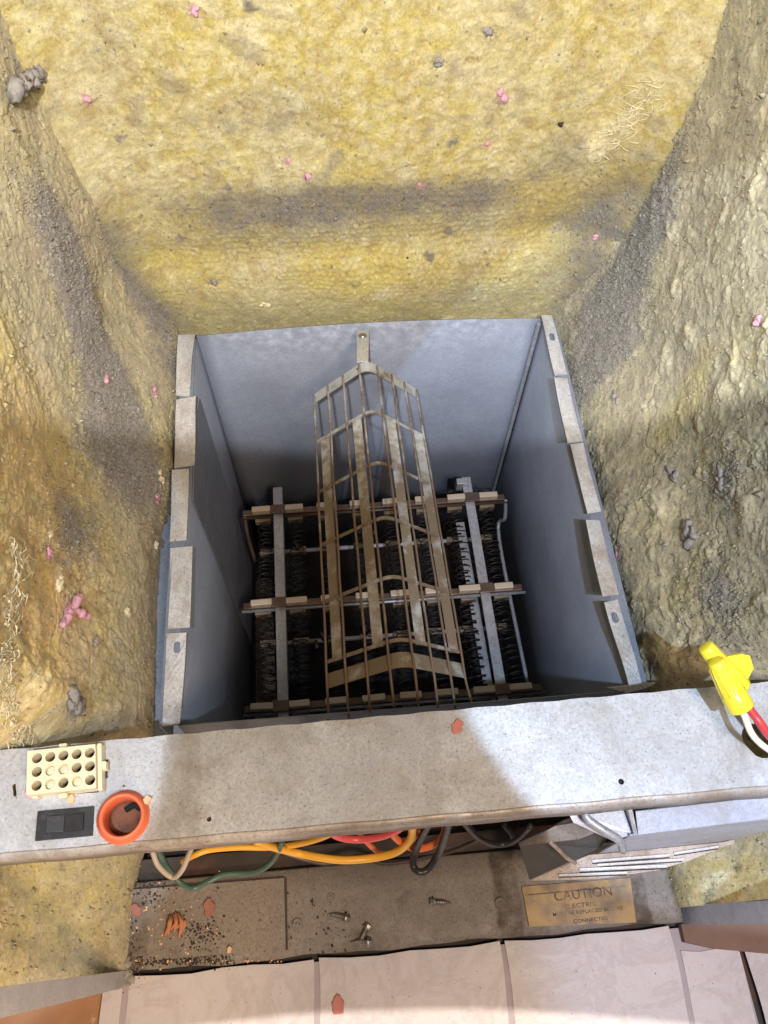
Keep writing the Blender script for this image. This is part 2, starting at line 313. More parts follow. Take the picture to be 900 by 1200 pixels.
def fn_back(P):
    x, z = P['u'], P['v']
    wx = x+.006*fbm(x, z, 30, 3, 40); wz = z+.006*fbm(x, z, 30, 3, 41)
    big = fbm(x, z, 5, 3, 1); med = fbm(x, z, 26, 4, 2); fine = fbm(wx, wz, 120, 5, 3, .6); rid = 1-2*np.abs(fbm(wx, wz, 55, 4, 5))
    w1, w2, wid = worley(wx, wz*1.1, 135, 3, .25, True)
    dm = np.clip(1-w1/.62, 0, 1)                     # embossed dimples
    dmask = np.clip(.06+.9*np.exp(-((z-.10)/.09)**2)*sst(.26, .12, np.abs(x))+.3*fbm(x, z, 14, 2, 8), 0, 1.1)
    w3, w4, _ = worley(wx, wz, 75, 21); lump = np.clip(1-w3, 0, 1)*sst(.05, .2, z+.08*fbm(x, z, 12, 2, 12))
    pit = sst(.35, .75, fbm(wx, wz, 95, 4, 35, .6)*.5+.5); w6, _, _i = worley(wx, wz, 330, 33)
    h = .010*big+.0016*med+.0007*fine+.0015*dm*dmask+.0010*lump-.0010*pit+.0005*np.clip(1-w6, 0, 1)+.0006*fbm(wx, wz, 330, 3, 34, .6)
    h += .010*np.exp(-((z-.045)/.05)**2)-.006*np.exp(-((z-.10-.03*x)/.018)**2)
    h -= .030*sst(.20, .30, np.abs(x))*0
    y = .022-h-.055*sst(.205, .315, np.abs(x))**1.4*sst(-.02, .10, z); y = np.where(z < .012, np.maximum(y, .012), y)
    n1 = fbm(x, z, 16, 5, 60, .6)*.5+.5; n2 = fbm(wx, wz, 60, 5, 61, .65)*.5+.5; n3 = fbm(wx, wz, 230, 4, 62, .65)*.5+.5
    c = L(Y1, Y2, sst(.3, .7, n1)); c = L(c, OC, .75*sst(.5, .75, n2)); c = L(c, PALE, .7*sst(.60, .8, fbm(x, z, 28, 5, 63)*.5+.5+.12*(z-.2)))
    c = L(c, OLV, .65*sst(.10, -.03, z+.03*fbm(x, z, 20, 3, 64)))
    c = L(c, DIRT*1.7, .34*sst(.45, .75, n3*.5+n1*.25+n2*.25))
    c = L(c, PALE*1.05, .5*sst(.35, .9, lump)*sst(.02, .12, z))
    edge = .45*fbm(wx, wz, 38, 5, 65, .62)+.25*(n3-.5)+.3*(n2-.5)
    band = .95*gb(P, 395, 240, .075, .020)+.6*gb(P, 320, 258, .09, .020, 0)+.75*gb(P, 560, 242, .045, .022)+.35*gb(P, 250, 245, .06, .022)+.45*gb(P, 480, 236, .06, .018)+.3*gb(P, 430, 268, .19, .034)
    band += .9*gb(P, 150, 330, .024, .09, 25)+.8*gb(P, 178, 395, .022, .06, 15)+.75*gb(P, 100, 255, .025, .05, 35)
    band += 1.0*gb(P, 705, 260, .034, .075, -18)+.85*gb(P, 682, 345, .026, .06, -10)+.5*gb(P, 660, 190, .03, .03)
    band += .25*gb(P, 300, 300, .05, .03)+.25*gb(P, 560, 300, .05, .03)+.3*gb(P, 560, 345, .06, .03)+.22*gb(P, 130, 60, .03, .03)+.2*gb(P, 330, 130, .07, .03)
    c = L(c, GREY*.86, np.clip(band*(1+1.1*edge)+.10*edge, 0, .90)); P['grit'] = band
    c = L(c, OC*.75, .35*pit); c = L(c, PALE*1.08, .45*sst(.5, .85, fbm(wx, wz, 170, 4, 66, .65)*.5+.5)*(1-np.clip(band, 0, 1)))
    spots = sst(.72, .93, fbm(wx, wz, 34, 3, 70)*.5+.5+.14*n2)
    c = L(c, DIRT*1.3, .5*spots)
    w5, _, id5 = worley(x, z, 26, 90); sp = sst(.17, .04, w5+.16*fbm(x, z, 200, 3, 91))*(id5 > .95)
    c = L(c, GREY*.8, .8*sp)
    lum = c@np.array([.3, .6, .1]); c = c*.95+.05*lum[..., None]*np.array([1.06, 1.02, .86])
    c = c*(1+.22*(n3-.5))[..., None]*(.88+.18*dm*dmask)[..., None]
    tuf = sst(.25, .9, gb(P, 722, 152, .030, .013, 40)+.7*gb(P, 700, 185, .014, .012)+.4*fbm(wx, wz, 60, 4, 92)-.1); y = y-.002*sp-tuf*(.004+.004*fbm(wx, wz, 70, 4, 93, .6)); c = L(c, PALE*1.1, .8*tuf)
    return np.stack([x, y, z], -1), c
def side(sgn):
    def fn(P):
        y, z = P['u'], P['v']; s = 70 if sgn < 0 else 170
        wy = y+.008*fbm(y, z, 25, 3, s); wz = z+.008*fbm(y, z, 25, 3, s+1)
        big = fbm(y, z, 5.5, 3, s+2); med = fbm(wy*1.6, wz*.7, 28, 4, s+3); fine = fbm(wy, wz, 130, 5, s+4, .62); rid = 1-2*np.abs(fbm(wy*1.5, wz*.6, 45, 4, s+5))
        w1, w2, wid = worley(wy, wz, 150, s, .3, True); weave = np.clip(1-w1/.6, 0, 1)
        g1, g2, gi = worley(wy, wz, 260, s+7, 1.); gran = np.clip(1-g1, 0, 1)
        base = .262+.03*np.clip(z, 0, .6)-sst(.13, -.035, z)*sst(-.55, -.44, y)*((.040-.016*sst(-.16, -.24, y)) if sgn < 0 else .037)
        base = base+(.048 if sgn < 0 else .034)*sst(-.43, -.49, y)*sst(-.12, .05, z)*(1-.6*sst(.14, .30, z))
        if sgn > 0: base = base-.024*sst(.0, -.11, z)*sst(-.50, -.545, y)
        if sgn < 0:
            gm = np.clip(1.25*gb(P, 90, 330, .03, .07, -10)+1.25*gb(P, 118, 430, .03, .08, -8)+1.2*gb(P, 130, 540, .045, .08, -5)+.8*gb(P, 90, 620, .04, .05)+.6*gb(P, 60, 260, .03, .06)+.85*gb(P, 150, 350, .03, .09)+.7*gb(P, 165, 440, .03, .06), 0, 1.3)
            ragged = sst(.35, .9, gb(P, 8, 760, .06, .12)+gb(P, 12, 850, .06, .1)+.6*gb(P, 20, 680, .03, .05)+.7*gb(P, 20, 100, .03, .05)+.6*gb(P, 90, 830, .03, .03))
        else:
            gm = np.clip(1.3*gb(P, 735, 330, .03, .08, 8)+1.3*gb(P, 728, 420, .032, .07)+.9*gb(P, 760, 240, .03, .08)+.6*gb(P, 700, 470, .03, .05)+.7*gb(P, 850, 560, .03, .03)+.7*gb(P, 850, 700, .05, .03)+.8*gb(P, 705, 290, .03, .08), 0, 1.3)
            ragged = sst(.35, .9, gb(P, 820, 720, .07, .06)+.8*gb(P, 860, 580, .04, .03)+.7*gb(P, 790, 600, .02, .04)+gb(P, 840, 1010, .05, .05)+.7*gb(P, 720, 700, .05, .05))
        wv = np.clip(gb(P, 120, 720, .06, .11)+.6*gb(P, 40, 520, .04, .08), 0, 1)*(1-np.clip(gm, 0, 1)) if sgn < 0 else .12*gb(P, 760, 500, .05, .08)
        g6 = np.clip(1-worley(wy, wz, 330, s+41)[0], 0, 1); clump = sst(.1, .8, fbm(wy, wz, 42, 4, s+43, .55)); pit = sst(.3, .8, fbm(wy, wz, 90, 4, s+44, .6)*.5+.5)
        h = .010*big+.0018*med+.0007*fine+.0006*g6+.0007*fbm(wy, wz, 330, 3, s+42, .6)+.0009*weave*wv+.0016*gran*np.clip(gm, 0, 1)+.0035*clump*(.5 if sgn < 0 else 1)-.0010*pit+.007*ragged*fbm(wy, wz, 32, 5, s+9, .55)
        h += .004*gm-.0015*sst(.02, .0, np.abs(fbm(wy, wz, 9, 4, s+50)))
        wt = sst(-.125, -.06, z)*sst(-.60, -.57, y)
        X = base-h*(.45+.55*wt)
        lo = sst(-.46, -.53, y)*sst(.12, .0, z); X = X*(1-lo)+(base-h*.35)*lo
        n1 = fbm(y, z, 13, 5, s+20, .6)*.5+.5; n2 = fbm(wy*1.5, wz*.7, 50, 5, s+21, .65)*.5+.5; n3 = fbm(wy, wz, 220, 4, s+22, .65)*.5+.5
        c = L(Y1, OC, sst(.35, .7, n1)); c = L(c, PALE*.95, .5*sst(.62, .8, n2))
        if sgn < 0:
            dcov = .72+.45*(n1-.5)*2-.75*gb(P, 40, 640, .12, .10)-.5*gb(P, 20, 470, .05, .08)-.5*gb(P, 50, 1060, .1, .1)+.35*gb(P, 40, 330, .05, .1)
            c = L(c, OLV, .7*np.clip(gb(P, 150, 700, .06, .14), 0, 1)); c = L(c, np.array([.66, .46, .17]), np.clip(.75*gb(P, 70, 620, .09, .07)+.7*gb(P, 60, 740, .07, .08)+.6*gb(P, 15, 500, .06, .06)+.6*gb(P, 60, 1080, .1, .06), 0, .85)*sst(.2, .6, n2))  # orange blotches put the warm lamplight of the lower left into the tint
        else:
            dcov = .80+.40*(n1-.5)*2+.25*gb(P, 800, 300, .06, .12)-.4*gb(P, 690, 620, .04, .1)-.35*gb(P, 860, 180, .03, .08)-.7*gb(P, 820, 1030, .1, .1)-.35*gb(P, 800, 470, .03, .06)
            c = L(c, OLV, .6*np.clip(gb(P, 720, 620, .10, .14), 0, 1))
        P['grit'] = gm; c = L(c, np.array([.43, .375, .255]) if sgn < 0 else np.array([.42, .385, .265]), np.clip(sst(.15, 1., dcov+.35*(n2-.5)), 0, .78))
        c = L(c, PALE*.9, .35*sst(.45, .85, fbm(wy, wz, 150, 4, s+51, .65)*.5+.5)); c = L(c, DIRT*.9, .35*pit); c = L(c, PALE*.85, .45*clump)
        c = L(c, GREY*np.array([1.1, 1.08, 1.06]), np.clip(sst(.3, .85, gm+.5*(n2-.5)+.3*(n3-.5)), 0, .93))
        c = L(c, PALE*1.1, .75*ragged*sst(.5, .75, fbm(wy, wz, 40, 5, s+9, .6)*.5+.5+.1*(n3-.5)))
        c = c*(1.06); c = L(c, DIRT*.9, .5*sst(.70, .82, fbm(wy, wz, 90, 4, s+30)*.5+.5))
        lum = c@np.array([.3, .6, .1]); q_ = .10 if sgn < 0 else .22; c = c*(1-q_)+q_*lum[..., None]*np.array([1.06, 1., .86])
        c = c*(1+.22*(n3-.5))[..., None]*(.96+.08*weave*wv)[..., None]
        return np.stack([sgn*X, y, z], -1), c
    return fn
blanket('back', 'yellow fibreglass blanket on the back wall, with a dark dust band above the duct', (1, .015, 0, 2), -.335, .335, -.06, .50, .00115, fn_back)
blanket('left', 'brownish fibreglass blanket down the left side with a grey gritty streak and pink lint', (0, -.262, 1, 2), -.634, .03, -.135, .42, .00120, side(-1))
blanket('right', 'dusty olive fibreglass blanket down the right side, bulging and matted', (0, .262, 1, 2), -.6125, .03, -.25, .42, .00120, side(1))
# ================================================================== cabinet
cab = thing('furnace_cabinet', 'grey sheet metal cabinet shell with a blue deck ledge round the duct mouth', 'furnace', (0, -.3, -.2))
box('side_wall', (-.345, -.34, -.60, .075, -.22, .55), 'flange', cab); box('side_wall', (.34, .345, -.60, .075, -.22, .55), 'flange', cab)
box('back_wall', (-.339, .339, .07, .075, -.22, .55), 'flange', cab)
bm = bmesh.new()
for b in ((-.339, -.2165, -.47, .069), (.2165, .339, -.47, .069), (-.2164, .2164, .006, .069)): bxm(bm, b[0], b[1], b[2], b[3], -.052, -.050)
frombm('deck', bm, 'deck', cab)
box('deck_front', (-.339, .339, -.473, -.4705, -.20, -.050), 'traydark', cab)  # panel coloured dark to stand for the shade under the bar
# corner posts at the front edge
quadslab('corner_post', [(-.262, -.6215, .20), (-.262, -.6215, -.128), (-.262, -.634, -.132), (-.262, -.638, .20)], .0012, 'flange', cab)
quadslab('corner_post', [(.245, -.6100, -.17), (.252, -.6150, .12), (.252, -.6300, .12), (.245, -.6265, -.155)], .0012, 'flange', cab)
# ================================================================== duct box
duct = thing('duct_box', 'blue grey sheet metal duct mouth with bent tabs along both side rims', 'duct', (0, -.22, -.45))
def wall(name, q, down, mat='box', p=duct): return quadslab(name, q, .0012, mat, p, down=down)
n = 24
def curvedwall(name, a, b, zt, zb, bulge, mat='box'):
    v = []; f = []
    for i in range(n+1):
        t = i/n; x = a[0]+(b[0]-a[0])*t; y = a[1]+(b[1]-a[1])*t
        for z, k in ((zt, 1), ((zt+zb)/2, .4), (zb, 0)): v.append((x+bulge[0]*k*math.sin(math.pi*t), y+bulge[1]*k*math.sin(math.pi*t), z+(bulge[2]*math.sin(math.pi*t) if k == 1 else 0)))
    for i in range(n):
        for j in range(2): f.append((i*3+j, i*3+j+1, i*3+j+4, i*3+j+3))
    o = pyd(name, v, f, mat, duct, True); md = o.modifiers.new('t', 'SOLIDIFY'); md.thickness = .0011; md.offset = 0; return o
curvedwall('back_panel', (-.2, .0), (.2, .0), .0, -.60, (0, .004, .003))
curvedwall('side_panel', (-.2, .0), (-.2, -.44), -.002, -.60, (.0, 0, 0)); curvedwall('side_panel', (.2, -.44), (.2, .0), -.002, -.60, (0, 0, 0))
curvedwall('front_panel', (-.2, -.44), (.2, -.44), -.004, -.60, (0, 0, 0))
box('bottom_panel', (-.199, .199, -.439, -.001, -.57, -.568), 'dark', duct)
pyd('overlap_sheet', [(-.1985, -.075, -.018), (-.1985, -.075, -.45), (-.1985, -.21, -.45), (-.1985, -.21, -.012), (-.1985, -.12, -.004)], [(0, 1, 2, 3, 4)], 'box', duct).modifiers.new('t', 'SOLIDIFY').thickness = .001
box('corner_seam', (.1935, .1985, -.006, -.0015, -.45, -.004), 'rail', duct, .0015)
def slot(cx, cy, z, rx=.0032, l=.011, ang=0):
    o = []
    for k in range(16):
        a = 2*math.pi*k/16; x = rx*math.cos(a); y = rx*math.sin(a)+(l/2-rx)*(1 if math.sin(a) >= 0 else -1)
        o.append((cx+x*math.cos(ang)-y*math.sin(ang), cy+x*math.sin(ang)+y*math.cos(ang), z))
    return o
LT = [((209, 393), (229, 393), (222, 464), (206, 463)), ((207, 470), (231, 470), (229, 548), (204, 548)), ((202, 552), (222, 551), (219, 634), (199, 635)),
      ((200, 643), (227, 643), (224, 738), (197, 738)), ((195, 742), (219, 742), (212, 849), (191, 852))]
RT = [((633, 373), (646, 371), (665, 438), (650, 441)), ((648, 447), (664, 445), (683, 517), (664, 522)), ((668, 522), (683, 520), (704, 600), (688, 603)),
      ((685, 612), (703, 610), (724, 698), (704, 702)), ((708, 706), (724, 702), (751, 801), (736, 807))]
def tabplate(q, zi, zo, side_, hole=None, i=0):
    z = [zi, zo, zo, zi] if side_ < 0 else [zi, zo, zo, zi]
    P = [U(*p, 2, .0) for p in q]
    if side_ < 0: zz = [zo, zi, zi, zo]
    else: zz = [zi, zo, zo, zi]
    P = [Vector((p.x, p.y, k)) for p, k in zip(P, zz)]
    nu, nv = 8, 10; v = []; f = []; holes = []
    hx = hole
    bm = bmesh.new()
    # outline with a soft curl, slot cut out
    out = []
    def pt(a, b):
        p = P[0].lerp(P[1], a).lerp(P[3].lerp(P[2], a), b); p.z += .0018*math.sin(b*math.pi*1.3+i)+.0012*math.sin(b*5+i*2)*(a if side_ < 0 else 1-a); return p
    for b in range(nv+1): out.append(pt(0, b/nv))
    for a in range(1, nu): out.append(pt(a/nu, 1))
    for b in range(nv, -1, -1): out.append(pt(1, b/nv))
    for a in range(nu-1, 0, -1): out.append(pt(a/nu, 0))
    hs = []
    if hx:
        c = pt(*hx); d = (pt(hx[0], hx[1]+.05)-c).normalized(); s = d.cross(Vector((0, 0, 1))).normalized()
        hs = [[c+s*.0030*math.cos(t)+d*(.0030*math.sin(t)+.0025*(1 if math.sin(t) >= 0 else -1)) for t in [2*math.pi*k/16 for k in range(16)]]]
    o = quadslab('rim_tab', out, .0010, 'tab', duct, holes=hs, down=(0, 0, 1)); return o
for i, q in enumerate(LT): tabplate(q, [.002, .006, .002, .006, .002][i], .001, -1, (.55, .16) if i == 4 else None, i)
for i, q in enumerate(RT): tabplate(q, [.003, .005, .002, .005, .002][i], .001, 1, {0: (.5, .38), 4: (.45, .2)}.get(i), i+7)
# outer return under the tabs
for sx in (-1, 1): box('rim_return', (min(sx*.2008, sx*.2155), max(sx*.2008, sx*.2155), -.44, -.002, -.0030, -.0018), 'box', duct)
for sx in (-1, 1): box('outer_skin', (min(sx*.2145, sx*.2155), max(sx*.2145, sx*.2155), -.44, -.002, -.0498, -.0032), 'deck', duct)
pyd('torn_lip', [U(712, 806, 2, .002), U(768, 800, 2, .006), U(766, 803, 2, .004), U(752, 808, 2, .0), U(735, 812, 2, .0)], [(0, 1, 2, 3, 4)], 'tab', duct).modifiers.new('t', 'SOLIDIFY').thickness = .001
# ================================================================== heating element
he = thing('heating_element', 'dark open coil heating rack with cream ceramic insulators at the bottom of the duct', 'heating element', (0, -.22, -.40))
RZ = -.27
rows = [((287, 600), (587, 581)), ((288, 710), (607, 686)), ((290, 832), (630, 803))]
cer = None; cer2 = None; coilbits = []
def ceramic_mesh(w, d, h):
    bm = bmesh.new(); bxm(bm, -w/2, w/2, -d/2, d/2, -h/2, h/2, .0012)
    me = D.meshes.new('ceramic'); bm.to_mesh(me); bm.free(); me.materials.append(M['ceramic']); return me
cm = ceramic_mesh(.0275, .0085, .010); cm2 = ceramic_mesh(.0215, .009, .011); cm2.materials[0] = M['dirtyceramic']
xs8 = [(x-.1)/1. for x in ()]
rx = []
for ri, (a, b) in enumerate(rows):
    A = U(*a, 2, RZ); B = U(*b, 2, RZ); y0 = (A.y+B.y)/2
    bm = bmesh.new(); hexa(bm, [(A.x-.004, y0-.0045, RZ-.007), (B.x+.006, y0-.0045, RZ-.007), (B.x+.006, y0+.0045, RZ-.007), (A.x-.004, y0+.0045, RZ-.007), (A.x-.004, y0-.0045, RZ-.003), (B.x+.006, y0-.0045, RZ-.003), (B.x+.006, y0+.0045, RZ-.003), (A.x-.004, y0+.0045, RZ-.003)], .001)
    frombm('support_bar', bm, 'rod', he)
    tube('support_rod', [(A.x-.006, y0-.006, RZ-.008), (B.x+.010, y0-.006, RZ-.008)], .0022, 'rail' if ri else 'rod', he, raw=True)
    for k in range(8):
        x = -.160+k*.0457
        c = D.objects.new('ceramic', cm); COL.objects.link(c); c.location = (x, y0, RZ+.002); c.rotation_euler = (random.uniform(-.06, .06), random.uniform(-.03, .03), random.uniform(-.03, .03)); c.scale.x = random.uniform(.92, 1.04); par(c, he)
        c = D.objects.new('ceramic', cm2); COL.objects.link(c); c.location = (x+random.uniform(-.001, .001), y0-.004, RZ-.021); par(c, he)
    rx.append(y0)
    for k in range(8):   # dark clips between the insulators
        x = -.160+(k+.5)*.0457
        if k in (0, 6): box('rail_clip', (x-.0100, x+.0100, y0-.0075, y0+.0065, RZ+.001, RZ+.0045), 'rod', he, .0008)
for (a, b) in (((325, 570), (332, 856)), ((546, 558), (594, 842))):
    A = U(*a, 2, RZ); B = U(*b, 2, RZ); xm = (A.x+B.x)/2; 
    bm = bmesh.new(); w = .0066
    hexa(bm, [(A.x-w, A.y, RZ-.0045), (A.x+w, A.y, RZ-.0045), (B.x+w, B.y, RZ-.0045), (B.x-w, B.y, RZ-.0045), (A.x-w, A.y, RZ-.0020), (A.x+w, A.y, RZ-.0020), (B.x+w, B.y, RZ-.0020), (B.x-w, B.y, RZ-.0020)][0:8], .0006)
    hexa(bm, [(A.x+w-.0015, A.y-.012, RZ-.018), (A.x+w, A.y-.012, RZ-.018), (B.x+w, B.y, RZ-.018), (B.x+w-.0015, B.y, RZ-.018), (A.x+w-.0015, A.y-.012, RZ-.0047), (A.x+w, A.y-.012, RZ-.0047), (B.x+w, B.y, RZ-.0047), (B.x+w-.0015, B.y, RZ-.0047)])
    frombm('frame_rail', bm, 'rail', he)
for k in range(8):      # coils, two decks
    x = -.160+k*.0457
    for z, y_a, y_b, r in ((RZ-.030, -.055, -.40, .0105), (RZ-.085, -.075, -.40, .0105)):
        pts = []; turns = 38 if z > -.33 else 26
        for i in range(turns*8+1):
            t = i/8/turns; a = 2*math.pi*i/8; sag = .004*math.sin(t*math.pi*3)**2
            rr = r*(1+.12*math.sin(i*.37+k)); pts.append((x+rr*math.cos(a)+.002*math.sin(t*9+k), y_a+(y_b-y_a)*t+.0015*math.sin(i*.23+k), z-sag+rr*math.sin(a)))
        bm = bmesh.new(); tubem(bm, pts, .0009, 4); frombm('coil', bm, 'coil', he, True)
# lower support rods with blue grey ends
for y0 in (rx[0]-.03, rx[1]-.03, rx[2]-.02):
    tube('lower_rod', [(-.165, y0, RZ-.072), (.165, y0, RZ-.072)], .0032, 'flange', he, raw=True)
    for k in range(8):
        c = D.objects.new('ceramic', cm2); COL.objects.link(c); c.location = (-.160+k*.0457, y0, RZ-.072); par(c, he)
# comb strips
for (a, b) in (((539, 612), (577, 830)),):
    A = U(*a, 2, RZ-.028); B = U(*b, 2, RZ-.028); w = .0060; nt = 22
    out = [Vector((A.x+w, A.y, RZ-.028)), Vector((B.x+w, B.y, RZ-.028)), Vector((B.x-w, B.y, RZ-.028))]
    for k in range(nt):
        t = 1-(k+.5)/nt; c = A.lerp(B, t); h = (B.y-A.y)/nt
        for dy, dx in ((.14, -w), (.14, -w+.0055), (-.14, -w+.0055), (-.14, -w)): out.append(Vector((c.x+dx, c.y+h*dy, RZ-.028)))
    out.append(Vector((A.x-w, A.y, RZ-.028)))
    quadslab('comb_strip', out, .0012, 'rail', he, down=(0, 0, 1))
tube('end_rod', [(.186, rx[0]-.003, RZ-.006), (.186, rx[0]-.02, RZ-.03), (.178, rx[0]-.04, RZ-.055), (.182, rx[2], RZ-.05)], .0028, 'rail', he)
tube('end_rod', [(-.184, rx[0]-.003, RZ-.006), (-.183, rx[0]-.022, RZ-.03), (-.176, rx[0]-.05, RZ-.06)], .0028, 'rod', he)
box('terminal_plate', (.118, .134, rx[0]+.020, rx[0]+.030, RZ-.012, RZ+.006), 'rail', he, .001)
bm = bmesh.new()
for k in range(9): lathe(bm, (random.uniform(-.12, .12), random.choice(rx)-random.uniform(.02, .05), RZ-.045), (random.uniform(-.4, .4), .3, 1), [(0, .005), (.006, .005), (.0062, .0025), (.016, .0025)], 6)
frombm('terminal_studs', bm, 'coil', he, True)['kind'] = 'stuff'
pyd('baffle', [(-.19, -.11, -.44), (-.165, -.11, -.44), (-.160, -.33, -.44), (-.19, -.33, -.44)], [(0, 1, 2, 3)], 'rod', he)
# ================================================================== wire guard
wg = thing('wire_guard', 'rusty welded wire guard with a ridged top, fixed to the back rim of the duct', 'guard', (0, -.0, -.03))
ST = [((368, 463), (430, 420), (488, 457)), ((374, 517), (436, 480), (495, 508)), ((380, 575), (444, 541), (502, 562)), ((384, 637), (453, 602), (510, 621)), ((384, 704), (460, 672), (520, 690)), ((384, 775), (467, 746), (540, 762)), ((383, 790), (469, 764), (543, 777))]
SZ = -.02
G = []
for l, a, r in ST:
    Lp = U(*l, 2, SZ); y0 = Lp.y; Ap = U(*a, 1, y0); Rp = U(*r, 1, y0); Rp.z = SZ; G.append((y0, -.0702, -.0112+.0080*(-.078-y0)/.32, .0355-.004*(-.078-y0)/.32, .0450+.0112*(-.078-y0)/.32))
G.append((-.445, G[-1][1], G[-1][2]+.001, G[-1][3]-.001, G[-1][4]+.0015))
def roof(y, u):
    for a, b in zip(G, G[1:]):
        if a[0] >= y >= b[0] or b is G[-1]: break
    t = (y-a[0])/(b[0]-a[0]); _, xl, xa, za, xr = [p+(q-p)*t for p, q in zip(a, b)]
    x = xl+(xr-xl)*u; z = SZ+(za-SZ)*(1-(xa-x)/(xa-xl) if x < xa else 1-(x-xa)/(xr-xa))
    k = abs(x-xa)/.012
    if k < 1: z -= (1-k)**2*.0045
    return Vector((x, y, z))
def ribbon(name, y, w, th, mat, p=wg, tilt=0, dz=0):
    bm = bmesh.new(); us = [i/28 for i in range(29)]; prev = None
    for u in us:
        c = roof(y, u); c.z += dz; r = [bm.verts.new(c+Vector(o)) for o in ((0, w/2, tilt), (0, -w/2, -tilt), (0, -w/2, -tilt-th), (0, w/2, tilt-th))]
        if prev:
            for i in range(4): bm.faces.new([prev[i], prev[(i+1) % 4], r[(i+1) % 4], r[i]])
        else: bm.faces.new(r)
        prev = r
    bm.faces.new(prev[::-1]); return frombm(name, bm, mat, p)
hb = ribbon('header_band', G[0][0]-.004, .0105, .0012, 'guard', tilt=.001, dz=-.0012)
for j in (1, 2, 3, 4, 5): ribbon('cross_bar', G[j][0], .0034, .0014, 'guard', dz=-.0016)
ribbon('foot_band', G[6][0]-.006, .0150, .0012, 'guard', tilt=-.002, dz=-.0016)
for i, u in enumerate([0, .14, .29, .445, .61, .75, .88, 1]):
    pts = [roof(G[0][0]-k*(G[0][0]+.445)/14., u)+Vector((random.uniform(-.0004, .0004), 0, random.uniform(-.0003, .0003))) for k in range(15)]
    if i == 7: pts[-1] += Vector((.003, 0, 0)); 
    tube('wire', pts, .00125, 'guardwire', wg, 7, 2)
for u in (.085, .38, .685, .945):
    bm = bmesh.new(); prev = None; y = G[1][0]+.0015
    ys = [G[1][0]+.0015+(G[5][0]-G[1][0]-.003)*k/16 for k in range(17)]
    for y in ys:
        c = roof(y, u)-Vector((0, 0, .0031)); sl = .45 if u < .5 else -.45
        w = .0048; r = [bm.verts.new(c+Vector(o)) for o in ((-w, 0, -w*sl), (w, 0, w*sl), (w, 0, w*sl-.001), (-w, 0, -w*sl-.001))]
        if prev:
            for i in range(4): bm.faces.new([prev[i], prev[(i+1) % 4], r[(i+1) % 4], r[i]])
        else: bm.faces.new(r)
        prev = r
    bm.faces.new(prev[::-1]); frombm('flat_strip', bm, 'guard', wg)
ap = roof(G[0][0], (G[0][2]-G[0][1])/(G[0][4]-G[0][1]))
b0 = Vector((-.0105, -.003, -.0005)); b1 = ap+Vector((-.003, .004, -.002))
tb = quadslab('mounting_tab', [b0+Vector((-.0065, 0, 0)), b0+Vector((.0075, 0, 0)), b1+Vector((.0055, 0, -.0005)), b1+Vector((-.0065, 0, -.0005))], .0012, 'zinc', wg)
bm = bmesh.new(); c = b0.lerp(b1, .22); nrm = (b1-b0).cross(Vector((1, 0, 0))).normalized(); nrm = nrm if nrm.z > 0 else -nrm
lathe(bm, c, nrm, [(0, .0048), (.0012, .0047), (.0020, .0038), (.0026, .0022), (.0020, .0014), (.0016, .0004)], 18); frombm('screw_head', bm, 'screw', wg, True)
bm = bmesh.new(); lathe(bm, roof(G[0][0]-.004, .43)+Vector((0, 0, -.0008)), (0, 0, 1), [(0, .0016), (.0006, .0014), (.0009, .0008)], 10); frombm('weld_spot', bm, 'rust', wg, True)
# ================================================================== control panel (the cross bar)
BZ = .10
cp = thing('control_panel', 'galvanised panel bar across the cabinet, with cream socket, black switch and orange bush', 'control panel', (0, -.5, BZ))
def Bp(px, py, z=BZ): return U(px, py, 2, z)
hl = []
def hole(px, py, r): c = Bp(px, py); hl.append(circ((c.x, c.y, BZ), r, 14)); return c
A0, A1 = Bp(3, 879), Bp(0, 1010); B0, B1 = Bp(450, 838), Bp(450, 974); C0, C1 = Bp(899, 799), Bp(899, 930)
yb = lambda x: A0.y+(C0.y-A0.y)*(x-A0.x)/(C0.x-A0.x); yf = lambda x: A1.y+(C1.y-A1.y)*(x-A1.x)/(C1.x-A1.x)
X0, X1 = -.306, .312
gc = Bp(145, 958); nutc = Bp(889, 868)
sockq = [Bp(42, 884), Bp(120, 876), Bp(118, 930), Bp(41, 935)]
def rect(q, g=0.0): 
    c = sum((Vector(p) for p in q), Vector())/len(q); return [c+(Vector(p)-c)*(1+g) for p in q]
for (px, py, r) in ((245, 960, .0016), (728, 916, .0021), (145, 921, .0009), (114, 968, .0007), (51, 887, .0007)): hole(px, py, r)
hl.append(circ((gc.x, gc.y, BZ), .0135, 28)); hl.append([tuple(p) for p in rect(sockq, -.06)]); hl.append(slot(nutc.x, nutc.y, BZ, .0105, .026, .5))
hl.append(slot(Bp(17, 926).x, Bp(17, 926).y, BZ, .0012, .009, .25)); 
ttri = [Bp(112, 892), Bp(126, 889), Bp(125, 910), Bp(112, 912)]
nx = 60; rr = .0055
out = [Vector((X0, yb(X0), BZ))]
outl = [Vector((X0+(X1-X0)*i/nx, yb(X0+(X1-X0)*i/nx)+.0004*math.sin(i*1.7), BZ)) for i in range(nx+1)]+[Vector((X1-(X1-X0)*i/nx, yf(X1-(X1-X0)*i/nx)+rr+.0003*math.sin(i*.9), BZ)) for i in range(nx+1)]
quadslab('panel_face', outl, .0012, 'panel', cp, holes=hl, down=(0, 0, 1))
bm = bmesh.new(); prev = None       # rounded lip folded down along the front
